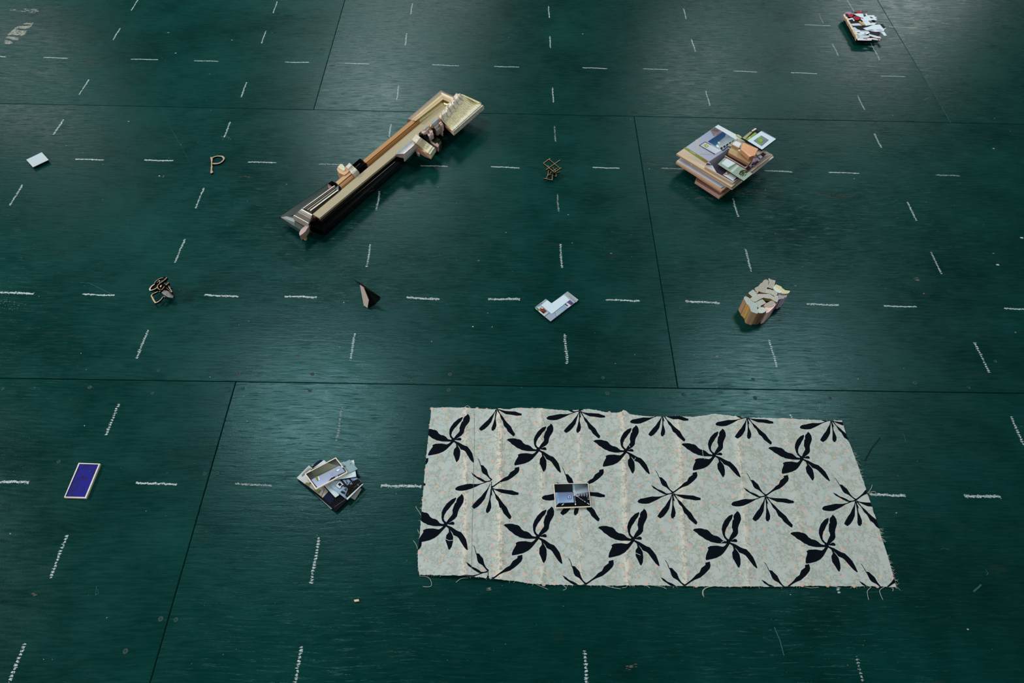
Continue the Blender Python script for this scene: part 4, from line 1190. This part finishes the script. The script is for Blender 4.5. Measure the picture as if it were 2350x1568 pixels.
# cluster of small offcuts
moulding('black_offcut', (961, 306), (966, 302), (980, 321), (986, 312), [(0, .072), (.3, .074), (.4, .066), (.6, .070), (.75, .064), (1, .060)], .04, (7, 8, 16), M_BLACK, ta, smooth=True)
moulding('silver_offcut', (970, 297), (977, 289), (990, 302), (995, 297), [(0, .076), (.2, .080), (.35, .074), (.5, .079), (.7, .072), (1, .070)], .05, (176, 172, 166), M_SILVER, ta, ends=PINK)
moulding('silver_offcut', (990, 282), (1004, 270), (995, 290), (1010, 277), [(0, .084), (.4, .088), (.7, .084), (1, .08)], .05, (164, 176, 178), M_SILVER, ta, ends=(190, 160, 120))
moulding('black_offcut', (984, 290), (990, 284), (999, 305), (1002, 297), [(0, .078), (.3, .080), (.5, .072), (.8, .074), (1, .064)], .04, (6, 7, 10), M_BLACK, ta, smooth=True)
moulding('silver_offcut', (996, 292), (1010, 279), (1004, 304), (1018, 292), [(0, .078), (.3, .076), (.5, .070), (.7, .072), (1, .064)], .05, (150, 144, 134), M_SILVER, ta, ends=(186, 150, 142))
moulding('pink_offcut', (1006, 282), (1012, 278), (1014, 291), (1018, 286), [(0, .080), (.3, .083), (.5, .079), (.7, .081), (1, .074)], .05, (186, 156, 148), M_WOOD, ta)
moulding('pink_offcut', (984, 300), (991, 296), (990, 311), (995, 308), [(0, .072), (.5, .075), (1, .068)], .05, (186, 156, 148), M_WOOD, ta)
moulding('silver_offcut', (980, 307), (989, 302), (987, 318), (993, 312), [(0, .068), (.5, .07), (1, .062)], .05, (170, 166, 160), M_SILVER, ta)
moulding('pink_offcut', (966, 305), (974, 298), (977, 309), (984, 302), [(0, .074), (.5, .078), (1, .070)], .05, (176, 150, 140), M_WOOD, ta)
moulding('tan_offcut', (985, 291), (989, 284), (990, 292), (994.5, 288), [(0, .086), (.5, .088), (1, .082)], .06, (186, 152, 116), M_WOOD, ta)
mb = MB(); mb.prism([F(x, y, .066) for x, y in [(1010, 281), (1016, 277), (1019.5, 281), (1020, 287), (1014, 292)]], .02, (6, 6, 8)); mb.build('black_block', M_BLACK, ta)
# dark green piece behind the cream one and its raw wood face
moulding('green_offcut', (985, 320), (994, 311), (1002, 331), (1013, 322), [(0, .040), (.5, .046), (.85, .046), (1, .036)], .006, (24, 34, 16), M_GREEN, ta)
moulding('green_offcut', (1000, 330), (1010, 321), (1007, 338), (1014, 327), [(0, .034), (.5, .034), (1, .030)], .004, (56, 60, 40), M_GREEN, ta)
mb = MB(); mb.prism([F(x, y, .044) for x, y in [(985, 320), (992, 322), (1003, 327), (1007, 333), (1005, 338), (998, 334), (990, 328)]], .02, (170, 146, 138)); mb.build('raw_end', M_WOOD, ta)

# ================================================================== MOULDING OFFCUTS STANDING ON END
C = crop(1670, 620, 10.453)
tc = thing('offcut_bundle', 'bundle of frame-moulding offcuts standing on end, pale cut faces up', 'sculpture', F(1725, 715))
ZC = 0.056


def offcut(name, pts, top, sides, mt=M_WOODV, z=ZC, zb=0.0, rim=True, bands=None):
    P = [F(x, y, z) for x, y in C(pts)]
    a = sum(P[i].x * P[(i + 1) % len(P)].y - P[(i + 1) % len(P)].x * P[i].y for i in range(len(P)))
    sd = sides if isinstance(sides, list) else [sides] * len(P)
    if a < 0: P = P[::-1]; sd = sd[::-1]; sd = sd[1:] + sd[:1]
    mb = MB()
    mb.face(P, top); lo = [Vector((p.x, p.y, zb)) for p in P]; mb.face(lo[::-1], sd[0])
    n = len(P)
    c0 = sum(P, Vector()) / n
    for i in range(n):
        j = (i + 1) % n
        mb.face([lo[i], lo[j], P[j], P[i]], sd[i])
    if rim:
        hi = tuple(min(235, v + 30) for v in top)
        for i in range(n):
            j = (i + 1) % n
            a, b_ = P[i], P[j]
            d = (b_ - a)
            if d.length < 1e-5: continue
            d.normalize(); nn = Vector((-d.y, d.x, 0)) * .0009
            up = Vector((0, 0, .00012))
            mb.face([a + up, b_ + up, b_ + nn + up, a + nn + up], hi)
    return mb.build(name, mt, tc)


T1, T2, T3 = (150, 158, 150), (156, 156, 146), (148, 144, 132)
BR1, BR2, BR3, OL = (156, 122, 94), (184, 140, 84), (120, 90, 72), (84, 76, 26)
W1 = [(390,662),(402,640),(428,630),(470,645),(520,672),(600,745),(650,790),(690,850),(712,930),(735,985),(720,1043),(690,1040),(640,1022),(600,1012),(562,992),(548,950),(535,890),(500,845),(445,798),(440,770),(415,725),(393,690)]
offcut('moulding_offcut', W1, (150, 160, 156), [BR1] * 14 + [(150, 120, 88), (132, 112, 60), BR2, BR2, (120, 90, 50), BR1, BR1, BR1])
offcut('moulding_offcut', [(715,960),(745,915),(800,888),(850,895),(900,912),(932,940),(915,975),(890,1005),(840,1030),(780,1035),(735,1022)], (166, 178, 168), [BR3, BR3, BR3, BR3, BR3, BR3, (96, 70, 56), (120, 92, 76), (104, 78, 62), (124, 96, 80), BR3], z=ZC - .0006)
offcut('moulding_offcut', [(640,785),(735,740),(830,698),(870,735),(922,792),(860,820),(795,850),(775,900),(730,905),(690,850)], T1, BR3, z=ZC - .0008)
offcut('moulding_offcut', [(865,850),(920,800),(1050,738),(1100,745),(1135,785),(1112,850),(1060,872),(1000,886),(945,882),(910,880)], T3, [(180, 150, 144)] * 10, z=ZC - .0012)
offcut('moulding_offcut', [(905,882),(1000,890),(1110,852),(1135,790),(1150,800),(1135,860),(1000,1000),(925,1030),(915,960)], (206, 178, 168), (212, 182, 172), z=ZC - .003)
offcut('moulding_offcut', [(533,690),(610,625),(688,578),(760,572),(860,574),(1000,570),(1050,600),(1100,636),(1150,615),(1200,612),(1202,650),(1216,705),(1200,750),(1180,770),(1130,745),(1075,718),(1040,690),(980,680),(910,672),(855,660),(790,690),(690,745),(650,765),(600,745)], T2, [OL] * 2 + [(110, 100, 60)] * 22, z=ZC + .001)
offcut('moulding_offcut', [(645,452),(660,425),(735,390),(785,325),(830,300),(860,250),(900,230),(945,230),(978,262),(972,340),(945,420),(912,552),(870,545),(800,530),(748,503),(725,540),(705,565),(690,520)], T3, BR3, z=ZC + .0004)
offcut('moulding_offcut', [(973,205),(990,197),(1045,232),(1095,240),(1147,252),(1120,350),(1078,452),(1010,430),(943,410),(985,340),(995,290),(985,240)], T3, (84, 60, 30), z=ZC)
offcut('moulding_offcut', [(935,455),(1010,462),(1098,490),(1192,538),(1182,600),(1120,620),(1075,600),(1020,565),(912,550)], T2, (110, 90, 50), z=ZC - .0002)
offcut('moulding_offcut', [(1092,440),(1112,378),(1150,400),(1290,500),(1275,548),(1215,545),(1195,528),(1140,500)], (186, 190, 184), (150, 160, 158), z=ZC + .0002)
offcut('cream_offcut', [(1118,398),(1135,360),(1160,343),(1288,398),(1300,430),(1380,485),(1430,492),(1495,500),(1485,530),(1440,562),(1350,568),(1285,560),(1290,505),(1200,450)], (182, 178, 140), (150, 146, 130), z=ZC + .0004)
offcut('moulding_offcut', [(493,552),(605,470),(645,500),(705,562),(640,610),(590,642)], T1, [(80, 74, 30)] * 6, z=ZC - .0004)
offcut('silver_offcut', [(1205,612),(1240,570),(1290,562),(1350,568),(1395,575),(1425,575),(1430,600),(1400,655),(1360,650),(1330,690),(1290,680),(1250,700),(1216,705)], (120, 116, 120), [(170, 166, 176), (110, 104, 120), (190, 188, 196), (96, 88, 104), (184, 176, 190)] * 2 + [(130, 120, 140)] * 3, mt=M_SILVER, z=ZC - .004, zb=.004)  # alternating side colours paint reflections on the silver
offcut('maroon_offcut', [(1120,860),(1140,790),(1185,775),(1200,765),(1190,800),(1160,850)], (110, 70, 80), (112, 74, 84), z=ZC - .004)
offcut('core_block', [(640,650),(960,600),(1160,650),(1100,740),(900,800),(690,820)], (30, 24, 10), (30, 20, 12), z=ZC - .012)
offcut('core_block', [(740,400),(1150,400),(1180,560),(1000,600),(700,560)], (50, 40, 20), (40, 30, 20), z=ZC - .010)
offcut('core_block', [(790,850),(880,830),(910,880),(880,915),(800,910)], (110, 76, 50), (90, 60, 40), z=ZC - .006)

# ================================================================== PILE OF COLLAGED BOARDS
C = crop(1530, 270, 7.841)
tp = thing('board_assemblage', 'stepped pile of collaged picture boards with a brown ribbed block on top', 'sculpture', F(1655, 400))


def board(name, pts, z, th, col, side, layers=(), label=None, mt=None):
    mb = MB(); mb.prism([F(x, y, z) for x, y in C(pts)], th, col, side)
    l = lay(mb, C, z)
    for q in layers: l(q[0], q[1], q[2] if len(q) > 2 else None)
    return mb.build(name, mt or M_PAPER, tp, label)


TAN = (190, 146, 110)
board('base_board', [(510,1150),(540,1075),(640,1010),(1180,1150),(1168,1262),(950,1437)], .024, .008, (148, 116, 106), (176, 136, 118),
      [([(520,1135),(545,1085),(960,1370),(1165,1230),(1165,1245),(955,1395)], (104, 72, 64)), ([(1010,1330),(1080,1270),(1060,1260),(995,1310)], (60, 34, 20))], mt=M_WOOD)
board('base_block', [(640,1010),(820,890),(1290,1080),(1165,1180),(1000,1200)], .016, .016, (20, 14, 12), (20, 14, 12), mt=M_CHAR)
board('lower_board', [(168,800),(188,770),(600,480),(1400,1000),(1040,1280),(985,1322)], .040, .007, (196, 160, 130), (188, 146, 112), [([(180,780),(270,718),(1028,1245),(1010,1270),(985,1275),(975,1268)], (184, 192, 208), [(190,196,210),(196,200,210),(186,192,206),(176,182,200),(186,190,204),(190,196,210)]), ([(975,1268),(1028,1240),(1034,1250),(985,1290)], (110, 100, 92)), ([(240,760),(310,710),(470,800),(470,860),(1080,1240),(1060,1262)], (170, 176, 194))])
board('white_board', [(430,830),(1180,1288),(1925,712),(1915,690),(1150,300)], .047, .004, (196, 202, 206), (206, 186, 166), [([(1550,1000),(1905,700),(1920,712),(1560,1008)], (214, 222, 226))])
board('brown_strip', [(455,842),(520,800),(1240,1215),(1170,1262)], .054, .004, (180, 134, 92), (176, 128, 88), [([(918,1128),(935,1120),(965,1150),(955,1160)], (10, 8, 8)), ([(480,838),(500,826),(1200,1235),(1180,1245)], (196, 156, 116))], mt=M_WOOD)
MAIN = [([(180,645),(322,552),(745,822),(690,860),(690,905),(1185,1185),(1162,1235)], (182, 172, 150), [(190,164,136),(184,170,150),(160,156,140),(176,156,134),(196,186,168),(170,168,140),(176,172,146)]),
        ([(325,545),(785,228),(1250,470),(1090,575),(762,792)], (150, 158, 178), [(160,166,176),(136,148,176),(150,156,168),(136,144,164),(148,156,178)]),
        ([(520,400),(575,380),(590,560),(530,600)], (166, 160, 160)), ([(600,650),(860,665),(860,672),(600,660)], (160, 130, 124)),
        ([(868,168),(925,128),(1358,362),(1300,405),(1220,400)], (190, 202, 206)),
        ([(785,228),(866,172),(1015,256),(850,342)], (112, 100, 102)), ([(800,225),(866,180),(960,232),(900,260)], (84, 80, 88)), ([(860,300),(900,280),(870,335),(850,335)], (146, 120, 108)),
        ([(742,430),(1008,252),(1240,395),(1090,480),(985,592)], (110, 132, 142), [(20,56,88),(14,56,84),(120,140,150),(150,164,166),(170,184,190)]),
        ([(742,430),(1008,252),(1062,290),(1060,335),(935,435),(880,510)], (16, 56, 88), [(20,60,96),(16,60,88),(24,50,96),(30,56,100),(20,70,104),(40,90,120)]),
        ([(915,445),(935,432),(965,455),(950,475)], (176, 200, 186)), ([(890,490),(935,500),(950,540),(900,530)], (196, 212, 222)), ([(1060,300),(1110,325),(1070,360),(1055,340)], (120, 120, 150)),
        ([(582,500),(690,432),(800,490),(792,500),(690,445),(600,502),(870,655),(862,664)], (44, 46, 70)), ([(602,502),(690,446),(985,592),(880,655)], (172, 182, 194), [(160,176,190),(176,186,190),(190,192,200),(176,182,196)]),
        ([(662,490),(700,478),(725,480),(762,520),(705,548)], (140, 148, 70)), ([(700,500),(720,495),(735,515),(715,525)], (190, 190, 90)),
        ([(308,545),(345,530),(762,785),(752,800),(690,805)], (118, 132, 60), [(110,136,50),(126,144,70),(140,140,80),(110,90,50),(120,110,40)]), ([(420,600),(520,650),(510,665),(420,615)], (150, 156, 90)), ([(640,735),(740,790),(720,800),(640,750)], (120, 70, 50))]
for k in range(5):
    x0, y0 = 965 + k * 52, 545 - k * 30
    MAIN += [([(x0, y0), (x0 + 34, y0 - 20), (x0 + 44, y0 + 8), (x0 + 8, y0 + 28)], (10, 10, 14))]
MAIN += [([(960, 545), (970, 538), (1010, 580), (1000, 590)], (16, 16, 20)), ([(1000,590),(1245,400),(1250,408),(1010,600)], (30, 26, 30))]
board('picture_board', [(175,650),(925,127),(1905,668),(1165,1252)], .064, .006, (176, 166, 150), TAN, MAIN, label='large board with a printed room picture')
board('grey_board', [(688,885),(720,815),(1130,565),(1700,580),(1800,640),(1190,1178)], .072, .006, (160, 156, 156), (190, 152, 122),
      [([(690,882),(722,818),(820,858),(870,950),(960,1010),(1180,1165)], (176, 170, 166), [(180,150,130),(60,56,76),(176,186,196),(190,196,204),(186,180,172),(190,166,140)]), ([(705,850),(735,815),(800,845),(830,860)], (40, 40, 58)),
       ([(755,795),(1110,560),(1140,575),(1110,640),(1460,850),(1520,905),(1440,1000),(1190,1150),(900,990),(830,870)], (42, 42, 52), [(90,80,84),(60,70,76),(40,44,56),(30,26,36),(30,24,34),(44,26,36),(60,60,60),(30,30,36),(40,40,56),(44,44,60)]),
       ([(1010,1030),(1085,968),(1265,1068),(1192,1142)], (186, 194, 200)), ([(1015,1032),(1088,968),(1195,1008),(1150,1000),(1100,1030)], (150, 122, 80)), ([(1050,1005),(1085,975),(1090,1018)], (206, 210, 210)),
       ([(1425,930),(1475,875),(1520,905),(1465,950)], (30, 8, 20)), ([(1560,720),(1650,620),(1740,640),(1700,760),(1640,800)], (150, 144, 160)), ([(1590,730),(1660,660),(1735,700),(1660,760)], (160, 160, 178))])
board('thin_board', [(1462,950),(1740,700),(1905,665),(1912,680),(1500,985)], .068, .003, (120, 116, 120), (190, 150, 110), [([(1470,945),(1700,740),(1715,750),(1490,950)], (84, 78, 90)), ([(1500,965),(1880,680),(1905,668),(1905,678),(1510,980)], (190, 148, 100))])
board('tan_rail', [(1043,690),(1055,678),(1412,890),(1462,852),(1470,862),(1418,912)], .075, .003, (178, 140, 124), (150, 110, 90))
board('dark_panel', [(1060,676),(1115,640),(1458,855),(1412,888)], .0755, .003, (30, 28, 38), (20, 18, 26))
board('wood_block', [(1112,632),(1118,590),(1185,520),(1330,590),(1560,720),(1545,770),(1480,830)], .086, .010, (170, 138, 104), (150, 112, 84), [([(1125,580),(1185,522),(1560,722),(1540,760),(1300,655)], (172, 158, 118), [(170,150,110),(180,170,130),(160,140,104),(150,124,96),(130,140,84)]), ([(1290,620),(1360,640),(1440,700),(1380,680)], (110, 116, 60))], mt=M_WOOD)
board('small_board', [(1085,510),(1270,375),(1500,480),(1660,575),(1640,660),(1500,600),(1185,520)], .081, .003, (160, 156, 140), (110, 100, 96), [([(1085,512),(1100,508),(1160,545),(1150,556)], (60, 50, 70)), ([(1110,505),(1270,380),(1300,400),(1180,500)], (140, 140, 120))])
board('white_block', [(1180,470),(1247,420),(1345,466),(1300,545),(1185,488)], .098, .010, (196, 190, 188), (160, 128, 96), [([(1182,468),(1247,422),(1343,466),(1300,520)], (204, 206, 212))])
board('white_plate', [(1280,582),(1330,562),(1420,610),(1500,690),(1425,690)], .092, .004, (206, 206, 206), (170, 150, 140))
RB = [([(1334 + k * 22, 566 + k * 12.6), (1341 + k * 22, 570 + k * 12.6), (1389 + k * 22, 458 + k * 9.4), (1383 + k * 22, 455 + k * 9.4)], (188, 138, 104)) for k in range(12)]
board('ribbed_block', [(1330,568),(1380,450),(1645,562),(1592,672),(1490,708),(1400,625)], .108, .014, (216, 166, 128), (186, 132, 96), RB, label='peach ribbed block', mt=M_WOOD)
board('purple_chip', [(1530,835),(1560,790),(1640,768),(1652,790),(1555,850)], .078, .003, (60, 20, 50), (40, 10, 30), [([(1560,800),(1600,745),(1640,765),(1570,810)], (150, 120, 140))])
board('grey_chip', [(1500,870),(1600,770),(1640,790),(1560,870)], .0745, .002, (150, 146, 156), (110, 100, 110))
board('black_chip', [(1700,662),(1735,628),(1782,652),(1735,692)], .080, .004, (16, 12, 18), (12, 10, 14))
board('grey_chip', [(1640,700),(1690,655),(1745,690),(1690,740)], .077, .003, (160, 156, 166), (120, 110, 120))
board('grey_chip', [(1590,650),(1700,580),(1760,600),(1640,680)], .084, .003, (150, 148, 130), (150, 110, 80))
board('green_card', [(918,838),(1045,715),(1552,1008),(1385,1142)], .084, .003, (132, 150, 136), (14, 14, 16),
      [([(985,822),(1082,735),(1238,820),(1128,916)], (190, 202, 206)), ([(1095,905),(1235,822),(1260,835),(1130,930)], (104, 122, 108)), ([(1140,965),(1270,850),(1310,868),(1185,985)], (168, 184, 176)),
       ([(1298,1015),(1320,965),(1355,945),(1420,938),(1485,965),(1440,1000),(1400,990),(1340,1040),(1350,1058)], (40, 46, 30)), ([(1350,1050),(1380,1000),(1410,1000),(1370,1060)], (50, 64, 40)), ([(1395,1040),(1440,1000),(1430,1030),(1400,1055)], (60, 84, 50)), ([(1330,1010),(1350,990),(1350,1000),(1335,1025)], (150, 160, 140)), ([(1370,975),(1420,950),(1430,960),(1390,985)], (96, 110, 60)), ([(1360,1100),(1500,1000),(1545,1010),(1385,1138)], (140, 158, 142))], label='pale green card with a white square')
board('framed_card', [(1345,368),(1640,193),(1982,380),(1716,586)], .092, .004, (14, 14, 20), (12, 12, 16),
      [([(1360,365),(1505,250),(1540,262),(1410,392)], (150, 146, 116)), ([(1415,395),(1590,262),(1625,285),(1460,412)], (116, 148, 60)), ([(1470,360),(1500,340),(1510,365),(1480,385)], (160, 176, 140)), ([(1610,225),(1640,205),(1720,250),(1700,255)], (40, 66, 66)),
       ([(1700,240),(1720,236),(1972,378),(1960,386)], (110, 110, 130)), ([(1452,415),(1700,243),(1968,385),(1716,576)], (188, 206, 216)), ([(1558,418),(1702,318),(1842,405),(1710,518)], (126, 134, 142)),
       ([(1578,418),(1702,332),(1820,405),(1710,500)], (20, 30, 40)), ([(1588,418),(1702,340),(1808,405),(1710,494)], (130, 140, 146)), ([(1620,370),(1702,335),(1720,345),(1640,400)], (116, 146, 60)), ([(1610,420),(1700,358),(1790,406),(1710,470)], (96, 110, 120)),
       ([(1635,415),(1690,372),(1740,405),(1700,445)], (110, 160, 40)), ([(1620,440),(1660,430),(1720,475),(1690,500)], (110, 140, 70))], label='black-edged card with a green square picture')
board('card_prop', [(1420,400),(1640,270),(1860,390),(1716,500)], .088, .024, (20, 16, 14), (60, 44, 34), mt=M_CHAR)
board('tan_nub', [(1530,232),(1590,188),(1622,200),(1560,262)], .082, .02, (196, 190, 170), (170, 140, 100), [([(1530,234),(1545,222),(1580,240),(1560,260)], (200, 206, 210))])
board('green_nub', [(1250,310),(1285,300),(1350,345),(1330,372)], .068, .02, (160, 172, 130), (150, 150, 110))

# ================================================================== PAPER COLLAGE FAR RIGHT
C = crop(1910, 10, 12.06)
tq = thing('paper_collage', 'thick block of fanned white, black and red paper cuttings at the far right', 'collage', F(1980, 85))


def leafp(name, pts, z, col, th=.0012, side=None, layers=(), mt=None):
    z = z - .022 if name != 'dark_core' else .019; th = min(th, z)
    mb = MB(); mb.prism([F(x, y, z) for x, y in C(pts)], th, col, side or tuple(c * .8 for c in col))
    l = lay(mb, C, z)
    for q in layers: l(q[0], q[1])
    return mb.build(name, mt or M_PAPER, tq)


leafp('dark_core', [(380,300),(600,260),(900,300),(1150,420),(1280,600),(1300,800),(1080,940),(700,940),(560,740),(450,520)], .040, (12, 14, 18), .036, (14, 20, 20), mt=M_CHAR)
for k in range(9):      # cream spine tabs
    t0, t1 = k / 9, (k + .93) / 9
    sp = [(300,290),(345,370),(398,420),(425,500),(478,570),(510,640),(560,720),(590,790),(640,860),(668,965)]
    a, b_ = sp[k], sp[k + 1]
    a = lerp2(a, b_, .03); b_ = lerp2(sp[k], sp[k + 1], .95)
    leafp('spine_tab', [a, b_, (b_[0] + 38, b_[1] - 32), (a[0] + 44, a[1] - 40)], .047, rnd.choice([(212, 196, 170), (206, 186, 160), (196, 184, 172)]), .010, (160, 136, 104))
WH, WG = (196, 210, 218), (176, 192, 202)
SH = [([(345,245),(380,215),(515,205),(520,225),(600,260),(480,320)], .044, (150, 120, 150)), ([(350,265),(430,255),(470,330),(440,372),(410,385)], .045, (40, 14, 34)), ([(440,290),(520,255),(590,270),(570,330),(520,360),(470,345)], .0455, (150, 24, 40)),
      ([(590,262),(740,250),(850,262),(880,360),(800,370),(660,300)], .044, WH), ([(600,225),(680,196),(780,185),(820,215),(790,232),(660,238)], .0465, (160, 34, 48)), ([(610,232),(640,205),(680,215),(650,240)], .0468, (20, 20, 30)), ([(770,180),(800,178),(810,200),(785,205)], .0468, (206, 120, 130)),
      ([(820,212),(900,206),(990,175),(960,200),(910,214),(830,222)], .047, (110, 40, 50)), ([(600,370),(640,320),(740,330),(780,400),(700,440),(630,430)], .0462, (140, 24, 36)), ([(580,350),(620,320),(640,390),(600,400)], .047, (84, 70, 60)),
      ([(430,400),(560,370),(625,450),(590,462),(560,410),(470,430)], .0445, WH), ([(470,440),(570,420),(620,470),(740,455),(800,500),(700,530),(520,525)], .0440, (10, 14, 20)), ([(520,535),(760,520),(930,540),(900,585),(560,590)], .0448, WG),
      ([(730,470),(780,450),(820,495),(880,520),(905,560),(860,582),(820,550),(760,510)], .048, (180, 140, 76)), ([(780,400),(860,350),(1000,300),(1155,300),(1180,345),(1225,345),(1215,375),(1190,385),(1240,420),(1230,438),(1120,430),(1000,470),(860,470)], .0450, WH),
      ([(910,262),(950,256),(985,310),(950,330)], .0455, WH), ([(1030,345),(1085,340),(1140,385),(1070,385)], .0453, (70, 84, 88)), ([(820,480),(1000,470),(1060,500),(1240,510),(1160,560),(930,590),(880,520)], .0458, WH),
      ([(1000,450),(1080,448),(1130,500),(1060,520)], .0462, (90, 80, 84)), ([(540,595),(900,580),(1060,610),(960,660),(850,700),(760,690),(640,650)], .0446, (12, 16, 24)), ([(560,640),(620,630),(700,690),(780,710),(760,740),(600,740)], .0450, WG),
      ([(850,660),(1000,620),(1150,560),(1320,560),(1440,700),(1420,750),(1200,760),(960,720)], .0466, WH), ([(1310,545),(1390,538),(1480,640),(1420,665),(1360,610)], .0464, (14, 30, 30)), ([(1420,670),(1500,645),(1500,655),(1440,690)], .0470, (190, 200, 206)),
      ([(620,740),(780,735),(1000,745),(1045,790),(960,830),(760,850),(660,830)], .0456, WH), ([(1040,750),(1200,770),(1330,790),(1310,860),(1180,850),(1010,820)], .0452, (30, 22, 34)), ([(1330,770),(1440,760),(1510,860),(1440,872),(1380,800)], .0468, WH),
      ([(1020,820),(1180,860),(1330,900),(1360,945),(1200,925),(1000,860)], .0464, (186, 198, 202)), ([(650,860),(800,850),(1000,860),(1040,900),(900,940),(700,930)], .0460, WG), ([(680,930),(900,910),(1095,960),(1090,1000),(1000,1000),(700,992)], .0454, (204, 200, 204)),
      ([(1000,930),(1150,930),(1330,970),(1325,1000),(1180,985),(1040,960)], .0458, (196, 180, 176)), ([(1255,955),(1310,965),(1310,990),(1265,985)], .0466, (180, 90, 70)), ([(680,770),(770,775),(765,795),(700,800)], .0460, (90, 90, 50)),
      ([(700,880),(760,880),(750,915),(710,905)], .0466, (120, 160, 140)), ([(880,790),(940,785),(925,805),(890,805)], .0462, (90, 96, 100)), ([(850,920),(980,915),(970,970),(860,950)], .0464, (150, 130, 140)), ([(820,365),(850,370),(858,390),(830,385)], .0466, (176, 90, 100)),
      ([(780,710),(980,712),(1080,690),(1180,720),(1000,735),(800,735)], .0470, (130, 140, 150)), ([(1190,700),(1320,680),(1400,720),(1330,740)], .0472, (160, 176, 186))]
for pts, z, col in SH:
    leafp('paper_sheet', pts, z, col)
# small base so the block stands clear of the floor
